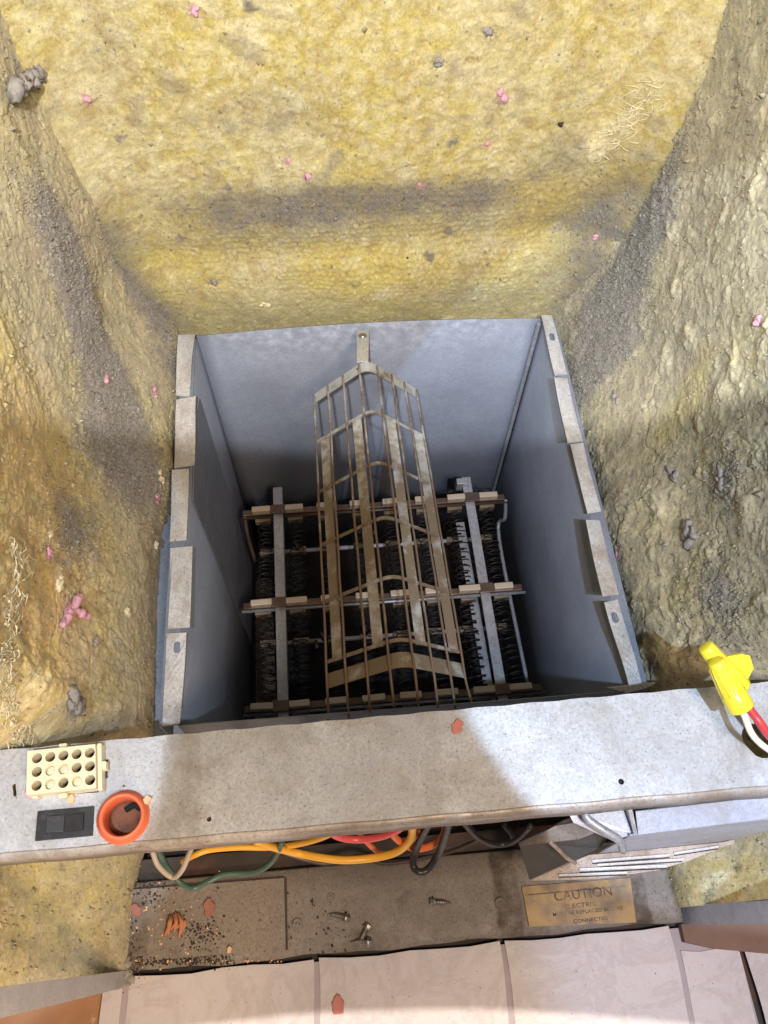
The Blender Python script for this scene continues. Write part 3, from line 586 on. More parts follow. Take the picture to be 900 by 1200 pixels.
for i in range(nx+1):
    x = X0+(X1-X0)*i/nx; y = yf(x)+rr+.0003*math.sin((nx-i)*.9); r = []
    for k in range(9):
        a = math.pi/2*k/8; r.append(bm.verts.new((x, y-rr*math.sin(a)+.0002*math.sin(i*2.1)*k/8, BZ-rr+rr*math.cos(a))))
    r.append(bm.verts.new((x, y-rr, BZ-.026+.0006*math.sin(i*.7))))
    if prev:
        for k in range(9): bm.faces.new([prev[k], prev[k+1], r[k+1], r[k]])
    prev = r
o = frombm('front_lip', bm, 'paneledge', cp, True); md = o.modifiers.new('t', 'SOLIDIFY'); md.thickness = .001; md.offset = -1
bm = bmesh.new(); hexa(bm, [(X0, yb(X0)-.0010, BZ-.030), (X1, yb(X1)-.0010, BZ-.030), (X1, yb(X1)-.0001, BZ-.030), (X0, yb(X0)-.0001, BZ-.030), (X0, yb(X0)-.0010, BZ-.0013), (X1, yb(X1)-.0010, BZ-.0013), (X1, yb(X1)-.0001, BZ-.0013), (X0, yb(X0)-.0001, BZ-.0013)])
frombm('rear_lip', bm, 'panel', cp)
# socket
sk = sockq; ex = (sk[1]-sk[0]); ey = (sk[3]-sk[0]); exn = ex.normalized(); eyn = ey.normalized()
def sp(a, b, z): p = sk[0]+ex*a+ey*b; return Vector((p.x, p.y, BZ+z))
holes = []
hr = ex.length*.075
ctr = [(.115+.193*i, .19+.31*j) for j in range(3) for i in range(5)]
for a, b in ctr: c = sp(a, b, .012); holes.append(circ(c, hr, 14))
so = quadslab('socket', [sp(-.03, 0, .012), sp(.97, 0, .012), sp(.97, 1, .012), sp(-.03, 1, .012)], .0125, 'plug', cp, holes=holes, down=(0, 0, 1))
box_b = [sp(.975, -.04, 0), sp(1.04, -.04, 0), sp(1.04, 1.04, 0), sp(.975, 1.04, 0)]
bm = bmesh.new(); hexa(bm, [p for p in box_b]+[p+Vector((0, 0, .009)) for p in box_b], .0006); frombm('latch', bm, 'plug', cp)
for q in ((.40, .52, 1.01, 1.12), (.98, 1.10, .38, .58), (.40, .52, -.13, -.01), (.02, .10, 1.0, 1.06)):
    b_ = [sp(q[0], q[2], .002), sp(q[1], q[2], .002), sp(q[1], q[3], .002), sp(q[0], q[3], .002)]
    bm = bmesh.new(); hexa(bm, b_+[p+Vector((0, 0, .006)) for p in b_], .0006); frombm('latch', bm, 'plug', cp)
for k, (a, b) in enumerate(ctr):
    if k in (6, 7, 13, 11):
        bm = bmesh.new(); lathe(bm, sp(a, b, .001), (0, 0, 1), [(0, hr*.98), (.008, hr*.96), (.0088, hr*.7)], 14); frombm('pin_plug', bm, 'plug', cp, True)
quadslab('socket_floor', [sp(0, 0, -.003), sp(1, 0, -.003), sp(1, 1, -.003), sp(0, 1, -.003)], .001, 'hole', cp, down=(0, 0, 1))
quadslab('spring_clip', [Vector((*Bp(118, 893).xy, BZ+.0008)), Vector((*Bp(127, 890).xy, BZ+.0008)), Vector((*Bp(126, 912).xy, BZ+.0008)), Vector((*Bp(118, 914).xy, BZ+.0008))], .0006, 'black', cp)
# rocker switch
q = [Bp(45, 951), Bp(111, 945), Bp(108, 981), Bp(42, 986)]; q = [Vector((p.x, p.y, BZ)) for p in q]
def sw(a, b, z): p = q[0]+(q[1]-q[0])*a+(q[3]-q[0])*b; return Vector((p.x, p.y, BZ+z))
sb = bmesh.new(); hexa(sb, [sw(0, 0, 0), sw(1, 0, 0), sw(1, 1, 0), sw(0, 1, 0), sw(0, 0, .002), sw(1, 0, .002), sw(1, 1, .002), sw(0, 1, .002)], .0005); swb = frombm('switch', sb, 'black', cp)
sb = bmesh.new(); hexa(sb, [sw(.18, .2, .002), sw(.5, .2, .002), sw(.5, .8, .002), sw(.18, .8, .002), sw(.2, .22, .0045), sw(.5, .22, .0028), sw(.5, .78, .0028), sw(.2, .78, .0045)], .0003); frombm('rocker', sb, 'black', swb)
sb = bmesh.new(); hexa(sb, [sw(.51, .2, .002), sw(.84, .2, .002), sw(.84, .8, .002), sw(.51, .8, .002), sw(.51, .22, .0028), sw(.84, .22, .0045), sw(.84, .78, .0045), sw(.51, .78, .0028)], .0003); frombm('rocker', sb, 'black', swb)
# orange bush
bm = bmesh.new(); c = Vector((gc.x, gc.y, BZ)); 
lathe(bm, c, (.10, -.03, 1), [(-.004, .0140), (.0, .0172), (.0018, .0178), (.0028, .0172), (.0032, .0164), (.0045, .0166), (.0052, .0158), (.0068, .0155), (.0080, .0148), (.0086, .0138), (.0080, .0128), (.004, .0122), (-.010, .0118)], 40, False)
frombm('bush', bm, 'orange', cp, True)
bm = bmesh.new(); lathe(bm, c+Vector((0, 0, -.0115)), (0, 0, 1), [(0, .0145), (.002, .0143), (.003, .009), (.0022, .004)], 24); ru = frombm('bush_core', bm, 'rust', cp, True)
bm = bmesh.new(); tubem(bm, smoothpath([c+Vector((-.001, .006, -.007)), c+Vector((.005, .0085, -.006)), c+Vector((.0095, .006, -.007))]), .0022, 8); frombm('core_slot', bm, 'hole', cp, True)
for px, py in ((245, 960), (728, 916)): 
    c = Bp(px, py)
    quadslab('screw_hole', circ((c.x, c.y, BZ-.003), .003, 12), .0005, 'hole' if px > 300 else 'rust', cp, down=(0, 0, 1))
# ================================================================== base tray
TZ = -.12
tr = thing('base_tray', 'brown painted metal tray under the panel bar, scattered with screws and soot', 'tray', (0, -.59, TZ))
def T(px, py, z=TZ): return U(px, py, 2, z)
bm = bmesh.new(); nx = 70; rows_ = []
for i in range(nx+1):
    x = -.268+(.508)*i/nx; w = .0010*math.sin(i*.33)+.0005*math.sin(i*.9); r = []
    for (y, z) in ((-.551, -.010), (-.5515, -.002), (-.553, 0), (-.575, 0), (-.60, 0), (-.618, 0), (-.6215+w, -.0008), (-.6235+w, -.003), (-.6235+w, -.010), (-.620+w, -.012)):
        r.append(bm.verts.new((x, y, TZ+z+.0006*math.sin(i*.21+y*30))))
    rows_.append(r)
for a, b in zip(rows_, rows_[1:]):
    for k in range(9): bm.faces.new([a[k], a[k+1], b[k+1], b[k]])
o = frombm('tray_sheet', bm, 'tray', tr, True); md = o.modifiers.new('t', 'SOLIDIFY'); md.thickness = .0012; md.offset = -1
quadslab('access_plate', [T(152, 1043), T(333, 1029), T(335, 1112), T(150, 1128)], .0012, 'tray', tr, down=(0, 0, 1)).location.z = .0021
for sq in (((332.5, 1029), (336, 1029), (337.5, 1113), (334.5, 1113)), ((152, 1041), (333, 1027), (333, 1029), (152, 1043.5))):
    quadslab('seam', [T(*p) for p in sq], .0006, 'traydark', tr, down=(0, 0, 1)).location.z = .0012
for (px, py, r) in ((348, 1083, .0050), (388, 1051, .0036), (586, 1058, .0052), (327, 1035, .0030), (387, 1074, .0030)):
    bm = bmesh.new(); c = T(px, py); lathe(bm, c, (0, 0, 1), [(0, r), (.0010, r*.96), (.0013, r*.7), (.0006, r*.55), (.0006, r*.3), (.0018, r*.22)], 18); frombm('rivet', bm, 'tray', tr, True)
box('recess_floor', (-.30, .30, -.5505, -.474, -.165, -.162), 'traydark', tr)  # recess floor and ledge: the shade behind the tray put into their colour
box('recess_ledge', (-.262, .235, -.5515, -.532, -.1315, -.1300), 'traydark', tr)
box('shade_sheet', (-.262, .232, -.620, -.553, -.1405, -.1395), 'hole', tr)  # added black sheet standing for the shade in the gap under the tray
tube('recess_pipe', [U(590, 965, 2, -.06), U(600, 982, 2, -.07), U(575, 990, 2, -.08), U(555, 975, 2, -.07), U(545, 962, 2, -.05)], .0028, 'w_brown', tr)
# worn warning label
lq = [T(611, 1039, TZ), T(738, 1029, TZ), T(745, 1081, TZ), T(620, 1086, TZ)]
lb = quadslab('warning_label', lq, .0004, 'label', tr, down=(0, 0, 1)); lb.location.z = .0017
def text(s_, px, py, size, parent=lb, z=TZ+.0018, ax=1.):
    cu = D.curves.new('lettering', 'FONT'); cu.body = s_; cu.size = size; cu.extrude = .00012; cu.offset = .00006; cu.space_character = 1.08
    tmp = D.objects.new('t', cu); me = D.meshes.new_from_object(tmp); D.objects.remove(tmp)
    c = T(px, py, z); me.transform(Matrix.Translation(c)@Matrix.Rotation(math.radians(.5), 4, 'Z')@Matrix.Diagonal((ax, 1, 1, 1)))
    return link('lettering', me, 'ink', parent)
text('CAUTION', 650, 1056, .0115); text('ELECTRIC', 662, 1065, .0050, ax=1.3); text('MUST BE REPLACED BEFORE', 648, 1074, .0044, ax=1.1); text('CONNECTED', 672, 1082, .0042, ax=1.2)
box('ruled_line', (lq[0].x+.002, lq[1].x-.006, lq[0].y-.0078, lq[0].y-.0070, TZ+.00172, TZ+.0020), 'ink', lb)
# ================================================================== cover box with rods
cb = thing('terminal_cover', 'grey folded metal cover with slotted lower ledge hanging under the right of the bar', 'cover', (.2, -.56, 0))
quadslab('top_face', [U(745, 951, 2, .075), U(905, 933, 2, .075), U(905, 958, 2, .066), U(748, 978, 2, .066)], .0012, 'boxcover', cb)
quadslab('front_face', [U(738, 979.5, 2, .064), U(905, 959.5, 2, .064), U(905, 972.5, 2, .02), U(847, 986, 2, -.02), U(740, 997, 2, -.037), U(702, 1000, 2, -.037)], .0012, 'boxcover', cb, down=(0, -1, .3))
quadslab('edge_strip', [U(736, 949, 2, .074), U(741, 948.5, 2, .074), U(747, 977, 2, .066), U(743, 978.5, 2, .066)], .001, 'rail', cb)
led = quadslab('slotted_ledge', [U(*p, 2, -.04) for p in ((620, 1032), (667, 1012), (690, 1002), (740, 997.5), (847, 987), (905, 972.5), (847, 993), (809, 1008), (770, 1020), (701, 1030))], .003, 'louvre', cb, down=(0, 0, 1))
for a_, b_, w_ in (((694, 1009), (785, 1002), .0009), ((679, 1019), (781, 1014.5), .0010), ((790, 1000), (842, 992), .0008), ((700, 1013.5), (800, 1007), .0008), ((655, 1025.5), (735, 1022.5), .0008)):
    A = U(*a_, 2, -.038); B = U(*b_, 2, -.038); dv = (B-A).normalized(); pv = Vector((-dv.y, dv.x, 0))*w_
    quadslab('ledge_rib', [A-pv, B-pv, B+pv, A+pv], .0024, 'tab', cb, down=(0, 0, 1)); A2 = A-pv*2.0; B2 = B-pv*2.0
    quadslab('slot_gap', [Vector((*(A2-pv*.5).xy, -.0397)), Vector((*(B2-pv*.5).xy, -.0397)), Vector((*(B2+pv*.4).xy, -.0397)), Vector((*(A2+pv*.4).xy, -.0397))], .0006, 'hole', cb, down=(0, 0, 1))
quadslab('side_panel', [U(608, 988, 2, -.01), U(621, 1031, 2, -.039), U(702, 994, 2, -.036), U(742, 952, 2, .055), U(690, 948, 2, .055)], .0012, 'shadedgrey', cb)
quadslab('back_plate', [U(665, 950, 2, .06), U(742, 946, 2, .06), U(745, 977, 2, .06), U(718, 985, 2, .055), U(672, 964, 2, .058)], .0012, 'flange', cb)
quadslab('inner_plate', [U(612, 990, 2, .03), U(650, 968, 2, .035), U(700, 960, 2, .045), U(716, 968, 2, .042), U(678, 983, 2, .03)], .0012, 'tray', cb)
tube('rod', [U(684, 950, 2, .072), U(690, 961, 2, .072), U(712, 976, 2, .070), U(727, 986, 2, .064), U(730, 996, 2, .05)], .0032, 'rail', cb, 10)
tube('thin_rod', [U(644, 986, 2, .03), U(655, 996, 2, .02), U(664, 1005, 2, .005), U(674, 1011, 2, -.005)], .0017, 'louvre', cb)
# ================================================================== wires
def wire(label, pts, r, mat, z=0., cat='wire', name='wire', grp='wires hanging under the panel bar'):
    P = [U(p[0], p[1], 2, p[2] if len(p) > 2 else z) for p in pts]
    o = tube(name, P, r*.86, mat, None, 12, 8); return tag(o, label, cat, grp)
wire('thick yellow wire looping down under the bar centre', [(300, 985, .06), (318, 992, .03), (345, 999), (375, 1005), (405, 1008), (440, 1005), (465, 998, .01), (480, 985, .03), (483, 970, .06), (478, 955, .08)], .0036, 'w_yellow', .0)
wire('thin yellow wire sagging at the left end of the loom', [(214, 1010, -.02), (228, 1002), (246, 996), (280, 993), (320, 993), (355, 988, .02), (385, 978, .05), (400, 965, .07)], .0028, 'w_yellow', .0)
wire('pink wire just below the bar edge', [(375, 965, .07), (395, 980, .04), (420, 984, .03), (448, 980, .04), (470, 970, .06), (480, 955, .08)], .0032, 'w_pink')
wire('orange wire between the yellow loop and the black loop', [(505, 950, .08), (522, 965, .05), (515, 985, .02), (495, 994, .01), (478, 992, .01), (460, 978, .03), (455, 960, .06)], .0032, 'w_orange')
wire('orange wire passing behind the thick yellow loop', [(415, 965, .04), (428, 985, .0), (446, 1000, -.02), (462, 1000, -.02), (478, 990, -.02), (490, 975, .02)], .0026, 'w_orange')
wire('black cable doubled into a narrow hanging loop', [(512, 950, .08), (500, 970, .05), (488, 995, .02), (484, 1013, .01), (491, 1022, .01), (502, 1018, .01), (514, 1000, .02), (523, 975, .05), (527, 955, .08)], .0034, 'w_black')
wire('dark green wire drooping over the tray edge', [(170, 975, .06), (186, 998, .0), (197, 1018, -.02), (212, 1035, -.03), (226, 1041, -.04), (244, 1033, -.04), (262, 1025, -.04), (292, 1023, -.04), (310, 1017, -.03), (322, 1005, -.01), (330, 988, .04)], .0028, 'w_green')
wire('short grey wire loop beside the green wire', [(172, 975, .07), (179, 998, .04), (186, 1015, .03), (202, 1028, .02), (213, 1020, .03), (221, 1002, .04), (228, 985, .07)], .0024, 'w_grey')
wire('brown wire lying low in the dark recess', [(330, 1000, -.09), (380, 1012, -.10), (420, 1004, -.10), (455, 1012, -.10), (520, 1000, -.09), (560, 985, -.06)], .0022, 'w_brown')
wire('dark cable curving under the bar near the cover', [(540, 960, .05), (560, 982, .0), (585, 990, -.02), (605, 984, -.01), (622, 968, .03)], .0026, 'w_black')
def nut(label, a, b, r0, wings):
    ax = b-a; Ln = ax.length; t = thing('wire_nut', label, 'wire connector', a, 'yellow wire connectors'); bm = bmesh.new()
    prof = [(0, r0*1.0), (.001, r0*1.03), (Ln*.30, r0*1.0), (Ln*.32, r0*.93), (Ln*.6, r0*.84), (Ln*.92, r0*.70), (Ln*.985, r0*.64), (Ln, r0*.52)]
    lathe(bm, a, ax, prof, 24); frombm('shell', bm, 'nut', t, True)
    if wings:
        u = ax.normalized(); side_ = u.cross(Vector((R[0][2], R[1][2], R[2][2]))).normalized()
        for s in (1, -1):
            q = [a+u*Ln*.02+side_*s*r0*.8, a+u*Ln*.12+side_*s*r0*1.9, a+u*Ln*.34+side_*s*r0*2.3, a+u*Ln*.46+side_*s*r0*1.9, a+u*Ln*.62+side_*s*r0*.7]
            if s == -1: q = [a+side_*s*r0*.6+u*Ln*.05, a+side_*s*r0*1.2+u*Ln*.10, a+side_*s*r0*1.2+u*Ln*.3, a+side_*s*r0*.6+u*Ln*.4]
            n_ = side_.cross(u); quadslab('wing', [p+n_*.0015 for p in q], .003, 'nut', t, down=n_)
    else:
        bm = bmesh.new(); u = ax.normalized(); o = u.orthogonal().normalized(); o2 = u.cross(o)
        for k in range(12):
            d = o*math.cos(k*math.pi/6)+o2*math.sin(k*math.pi/6); tubem(bm, [a+u*Ln*.34+d*r0*.92, a+u*Ln*.62+d*r0*.82, a+u*Ln*.9+d*r0*.69], .0005, 5)
        frombm('grip_ribs', bm, 'nut', t, True)
    return t
nut('yellow wire nut in front, with the red and white wires going in', U(868, 829, 2, .145), U(838, 774, 2, .165), .0090, False)
nut('winged yellow wire nut lying behind the other one', U(866, 806, 2, .140), U(826, 757, 2, .160), .0086, True)
wire('cream white wire bent out of the front yellow nut', [(864, 822, .148), (872, 838, .148), (880, 858, .146), (892, 872, .140), (915, 888, .13)], .0026, 'w_white', grp='wires at the yellow connectors')
wire('red wire beside the cream one at the yellow nut', [(872, 820, .142), (880, 833, .142), (890, 846, .142), (901, 862, .135), (916, 876, .12)], .0034, 'w_red', grp='wires at the yellow connectors')
wire('thin brown wire running down into the bar opening', [(882, 838, .13), (890, 855, .115), (894, 866, .10), (897, 876, .08)], .0016, 'w_brown', grp='wires at the yellow connectors')
# ================================================================== loose screws
def screw_mesh():
    bm = bmesh.new(); n = 64
    lathe(bm, (0, 0, 0), (1, 0, 0), [(0, .0014), (.0002, .0040), (.0010, .0042), (.0016, .0040)], 20)
    lathe(bm, (-.0025, 0, 0), (1, 0, 0), [(0, .0026), (.0003, .0031), (.0026, .0031)], 6)
    prof = [(.0016, .0019)]
    for k in range(9): h = .0026+k*.00145; rr_ = .0020*(1 if k < 6 else 1-(k-5)*.16); prof += [(h, rr_), (h+.0004, rr_*1.32), (h+.0009, rr_)]
    prof += [(.0175, .0003)]; lathe(bm, (0, 0, 0), (1, 0, 0), prof, 12)
    bmesh.ops.recalc_face_normals(bm, faces=bm.faces[:]); me = D.meshes.new('loose_screw'); bm.to_mesh(me); bm.free(); me.materials.append(M['screw']); return me
sm_ = screw_mesh()
for lab, h, t_ in (('loose screw left of the stain, head pointing right', (407, 1076), (391, 1072)), ('loose screw standing askew above another one', (431, 1086), (424, 1100)), ('loose screw nearest the front edge of the tray', (433, 1104), (416, 1104)), ('lone screw to the right, its head pointing left', (507, 1057), (526, 1058))):
    a = T(*h, TZ+.0042); b = T(*t_, TZ+.0022); o = D.objects.new('loose_screw', sm_); COL.objects.link(o); o.location = a
    o.rotation_euler = (b-a).to_track_quat('X', 'Z').to_euler(); tag(o, lab, 'screw', 'loose screws on the tray')
# ================================================================== floor
fl = thing('floor', None, None, (0, -.8, -.15)); fl['kind'] = 'structure'
box('subfloor', (-.60, .60, -1.15, -.47, -.175, -.1545), 'traydark', fl)
for k_ in range(4): box('floorboard', (-.60, -.2895, -.71-.105*k_+.0005, -.606-.105*k_-.0005 if k_ else -.60, -.1544, -.1515), 'wood', fl, .0006)
bm = bmesh.new(); bxm(bm, -.289, .2955, -1.15, -.6290, -.1530, -.1476); frombm('printed_joint', bm, 'grout', fl)
def tile(x0, x1, y0=-.6275, y1=-1.15, seed=0):
    N = 26; v = []; f = []
    for i in range(N+1):
        t = i/N; y = y0+(y1-y0)*t**1.4; d = .0010*math.sin(y*60+x0*40)+.0035*sst(-.64, -.70, y)*(1 if x0 > .2 else 0)*0
        for j in range(7):
            s = j/6; x = x0+(x1-x0)*s+(d if 0 < x0+.2 else d); yy = y+(.0012*math.sin(x*70+seed)+.0006*math.sin(x*190))*(1 if i == 0 else 0)
            v.append((x, yy, -.1466+.0005*math.sin(x*40+y*33)+.0002*math.sin(x*90-y*70+seed)))
    for i in range(N):
        for j in range(6): f.append((i*7+j, i*7+j+1, i*7+j+8, i*7+j+7))
    return pyd('tile', v, f, 'tile', fl, True)
for k, (a, b) in enumerate(((-.2890, -.2715), (-.2665, -.0995), (-.0945, .0735), (.0785, .2345))): tile(a, b, seed=k)
tile(.2395, .2940, y0=-.648, seed=5); tile(.3010, .36, y0=-.652, seed=7)
bm = bmesh.new(); lathe(bm, (-.267, -.655, -.1534), (0, 0, 1), [(0, .008), (.0006, .0072), (.0008, .004)], 14)
for v in bm.verts: v.co.x += .005*vn(np.array(v.co.x*220), np.array(v.co.y*220), 3); v.co.y += .005*vn(np.array(v.co.x*200), np.array(v.co.y*240), 9)
tag(frombm('paint_splash', bm, 'paint', None), 'cream paint splash on the bare wood at the lower left', 'paint splash')
for v in []: pass
wb = tag(quadslab('wood_strip', [U(798, 1083, 2, -.138), U(905, 1082, 2, -.138), U(905, 1118, 2, -.138), U(840, 1112, 2, -.138), U(803, 1104, 2, -.138)], .010, 'woodbrown'), 'brown wooden strip on the white floor under the right corner post', 'wooden strip')
# ================================================================== lint, flakes and crumbs
def blobs(bm, c, rs, n, size, nrm=(0, 0, 1), flat=.55, s=0):
    N_ = Vector(nrm).normalized(); u = N_.orthogonal().normalized(); v = N_.cross(u)
    for k in range(n):
        o = c+u*random.gauss(0, rs)+v*random.gauss(0, rs)+N_*size*.2
        r = bmesh.ops.create_icosphere(bm, subdivisions=2, radius=1); sc = size*random.uniform(.6, 1.2); el = random.uniform(.5, 1.1); an = random.uniform(0, 6.3)
        for w in r['verts']:
            p = w.co; q = p*(1+.55*float(vn(np.array(p.x*2.3+k*7+s), np.array(p.y*2.3+p.z*1.7), 5))+.25*float(vn(np.array(p.x*6+k), np.array(p.z*6+p.y*4), 6)))
            x = q.x*el; y = q.y; x, y = x*math.cos(an)-y*math.sin(an), x*math.sin(an)+y*math.cos(an)
            w.co = o+(u*x+v*y+N_*q.z*flat)*sc
def fibres(bm, c, rs, n, ln, r, nrm):
    N_ = Vector(nrm).normalized(); u = N_.orthogonal().normalized(); v = N_.cross(u)
    for k in range(n):
        a = random.uniform(0, 6.28); d = (u*math.cos(a)+v*math.sin(a)); o = c+u*random.gauss(0, rs)+v*random.gauss(0, rs); w = d.cross(N_)*random.uniform(-.6, .6)
        tubem(bm, [o+N_*.0004, o+d*ln*.35+N_*ln*random.uniform(.05, .3), o+(d+w*.4)*ln*.7+N_*ln*random.uniform(.05, .35), o+(d+w)*ln+N_*ln*random.uniform(0, .2)], r, 3, False)
NB, NL, NR = (0, -1, .1), (1, 0, 0), (-1, 0, 0)
def tuft(label, wall_, px, py, rs, n, size, mat, nf=10, ln=.006, name='lint_tuft', cat='lint', fr=.00022, grp='lint tufts on the fibreglass'):
    c = onwall(wall_, px, py); nr = {'back': NB, 'left': NL, 'right': NR}[wall_]; bm = bmesh.new(); blobs(bm, c, rs, n, size, nr, s=px); fibres(bm, c, rs*1.2, nf, ln, fr, nr)
    return tag(frombm(name, bm, mat, None, True), label, cat, grp)
for a in (('pink lint fleck near the upper left on the back blanket', 'back', 98, 116, .0015, 3, .0028, 'pink'),
 ('pink lint fleck just above the dark dust band, left of centre', 'back', 360, 206, .001, 3, .0032, 'pink'),
 ('faint pink lint fleck up and left of its neighbour over the dust band', 'back', 337, 188, .001, 2, .0026, 'pink'),
 ('pale pink lint fleck at the upper edge of the dust band, right of centre', 'back', 492, 216, .0008, 2, .0024, 'pink'),
 ('pink lint curl in the upper middle right of the back blanket', 'back', 590, 113, .0022, 4, .0028, 'pink'),
 ('pink lint crumb below the curl on the back blanket', 'back', 571, 168, .0012, 3, .0026, 'pink'),
 ('pink lint tuft at the right end of the back blanket above the duct', 'back', 699, 277, .002, 4, .0028, 'pink'),
 ('pink lint streak at the top edge left of centre', 'back', 228, 10, .002, 3, .0026, 'pink'),
 ('cream lint flake just above the duct rim', 'back', 310, 357, .0018, 4, .0030, 'cream'),
 ('grey lint clump left of centre above the duct corner', 'back', 250, 330, .0012, 3, .0030, 'greyfluff'),
 ('dark lint crumb at the upper right', 'back', 656, 146, .001, 3, .0026, 'crumb'),
 ('grey lint clump near the top right of centre', 'back', 572, 36, .0012, 3, .0032, 'greyfluff'),
 ('grey lint clump at the top centre', 'back', 514, 74, .0012, 3, .0032, 'greyfluff'),
 ('tiny dark pellet below the dust band', 'back', 477, 302, .0002, 1, .0022, 'crumb'),
 ('pink lint on the grey gritty streak of the left wall', 'left', 124, 446, .0012, 3, .0036, 'pink'),
 ('pink lint beside the first tab of the left rim', 'left', 181, 461, .0028, 5, .0034, 'pink'),
 ('pink lint beside the third tab of the left rim', 'left', 184, 587, .003, 5, .0036, 'pink'),
 ('small upright pink lint curl on the left wall', 'left', 57, 650, .0018, 4, .0036, 'pink'),
 ('cream lint ball low on the left wall', 'left', 148, 717, .0012, 4, .0050, 'cream'),
 ('grey cream lint lump above the three armed pink tuft', 'left', 68, 684, .002, 4, .0044, 'cream'),
 ('small tan lint ball on the left wall', 'left', 57, 624, .0008, 2, .0034, 'cream'),
 ('brown lint lump below the cream ball', 'left', 112, 752, .0015, 4, .0034, 'greyfluff'),
 ('large grey white lint mat near the panel socket', 'left', 86, 826, .005, 14, .0070, 'greyfluff', 40, .010),
 ('cream lint heap beside the second tab of the left rim', 'left', 188, 560, .004, 9, .0040, 'cream'),
 ('grey lint rim beside the upper part of the left deck ledge', 'left', 183, 640, .003, 6, .0036, 'cream'),
 ('pink lint on the right wall near the picture edge', 'right', 888, 377, .0015, 3, .0034, 'pink'),
 ('purple pink fleck low on the right wall by the fourth tab', 'right', 723, 650, .0006, 2, .0034, 'pink'),
 ('long pale lint bulge on the right wall', 'right', 808, 625, .005, 9, .0060, 'greyfluff', 20, .006),
 ('dark grey lint lump above the pale bulge', 'right', 788, 549, .004, 7, .0046, 'greyfluff'),
 ('grey lint lump right of the dark one', 'right', 846, 560, .006, 9, .0050, 'greyfluff'),
 ('small grey lint knot low beside the yellow connectors', 'right', 768, 776, .004, 7, .0042, 'greyfluff'),
 ('grey lint crust at the foot of the gritty streak', 'right', 722, 465, .004, 7, .0042, 'greyfluff')):
    tuft(*a, nf=0 if a[-1] == 'crumb' else 12) if len(a) == 8 else tuft(*a)
# three armed pink tuft
c = onwall('left', 74, 714)+Vector((.004, 0, 0)); bm = bmesh.new()
for p in ((62, 733), (84, 700), (93, 722)):
    e = onwall('left', *p)+Vector((.007, 0, 0))
    P = smoothpath([c, c.lerp(e, .35)+Vector((.002, random.gauss(0, .001), random.gauss(0, .001))), c.lerp(e, .7)+Vector((.001, random.gauss(0, .0015), random.gauss(0, .0015))), e], 8)
    tubem(bm, P, [.0038*(.75+.35*float(vn(np.array(i*.45), np.array(p[0]*.3), 3)))*(1-.25*(i/(len(P)-1))**3)*(.45 if i in (0, len(P)-1) else 1) for i in range(len(P))], 12)
    for q_ in P[::3]: fibres(bm, q_, .002, 6, .004, .00018, NL)
fibres(bm, c, .004, 30, .007, .0002, NL); tag(frombm('lint_tuft', bm, 'pink', None, True), 'large three armed pink lint tuft standing off the left wall', 'lint', 'lint tufts on the fibreglass')
# rolled ridge of lint top left
bm = bmesh.new()
for k in range(22): t = k/21; c = onwall('left', 4+40*t, 106-26*t)+Vector((.006, 0, 0)); blobs(bm, c, .0006, 2, .0060, NL, .8, s=k)
fibres(bm, onwall('left', 25, 92), .01, 40, .01, .0002, NL); tag(frombm('lint_roll', bm, 'greyfluff', None, True), 'rolled grey lint ridge sticking out at the top left corner', 'lint')
# torn fibre fringe on the left
bm = bmesh.new()
for k in range(120):
    py = random.uniform(640, 875); px = 14+10*math.sin(py*.03)+random.gauss(0, 8)
    c = onwall('left', max(0, px), py)
    if k % 3 == 0: blobs(bm, c, .002, 1, random.uniform(.0012, .0030), NL, .5, s=k)
    w_ = Vector((0, random.gauss(0, 1), random.gauss(0, 1))).normalized()*random.uniform(.003, .007); P = smoothpath([c-w_+Vector((.0005, 0, 0)), c+Vector((.002, 0, 0)), c+w_*.6+Vector((.0028, random.gauss(0, .002), random.gauss(0, .002))), c+w_*1.3+Vector((.001, 0, 0))], 5); q = random.uniform(.00015, .00055)
    tubem(bm, P, [.0001+q*math.sin(math.pi*i/(len(P)-1))*(1+.4*math.sin(i*2.1+k)) for i in range(len(P))], 6, False)
    fibres(bm, c, .003, 5, .006, .00012, NL)
tag(frombm('torn_fringe', bm, 'cream', None, True), 'ragged cream torn fibre fringe along the left picture edge', 'torn insulation')
# long cream strands upper right
bm = bmesh.new()
for k in range(95):
    t = random.random(); g_ = 6+7*math.sin(t*9)**2; px = 694+68*t+random.gauss(0, g_*.7); py = 186-78*t+random.gauss(0, g_); c = onwall('back', px, py)
    a = math.radians(random.gauss(38, 40)); ln = random.uniform(.007, .020); d = Vector((math.cos(a), -.12, math.sin(a))); w = Vector((-math.sin(a), 0, math.cos(a)))*random.uniform(-.6, .6)
    P = smoothpath([c-d*ln*.5+w*ln*.3, c+Vector((0, -.002, 0)), c+d*ln*.3+Vector((0, -.003, 0)), c+d*ln*.6+w*ln*.5], 5); m_ = len(P)
    rm = random.uniform(.0001, .0005); tubem(bm, P, [.00012+rm*math.sin(math.pi*i/(m_-1))**1.3*(1+.35*math.sin(i*2.+k)) for i in range(m_)], 6, False)
    fibres(bm, c, .003, 6, random.uniform(.004, .008), .0001, NB)
tag(frombm('torn_strands', bm, 'palecream', None, True), 'spray of cream torn glass strands at the upper right of the back blanket', 'torn insulation')
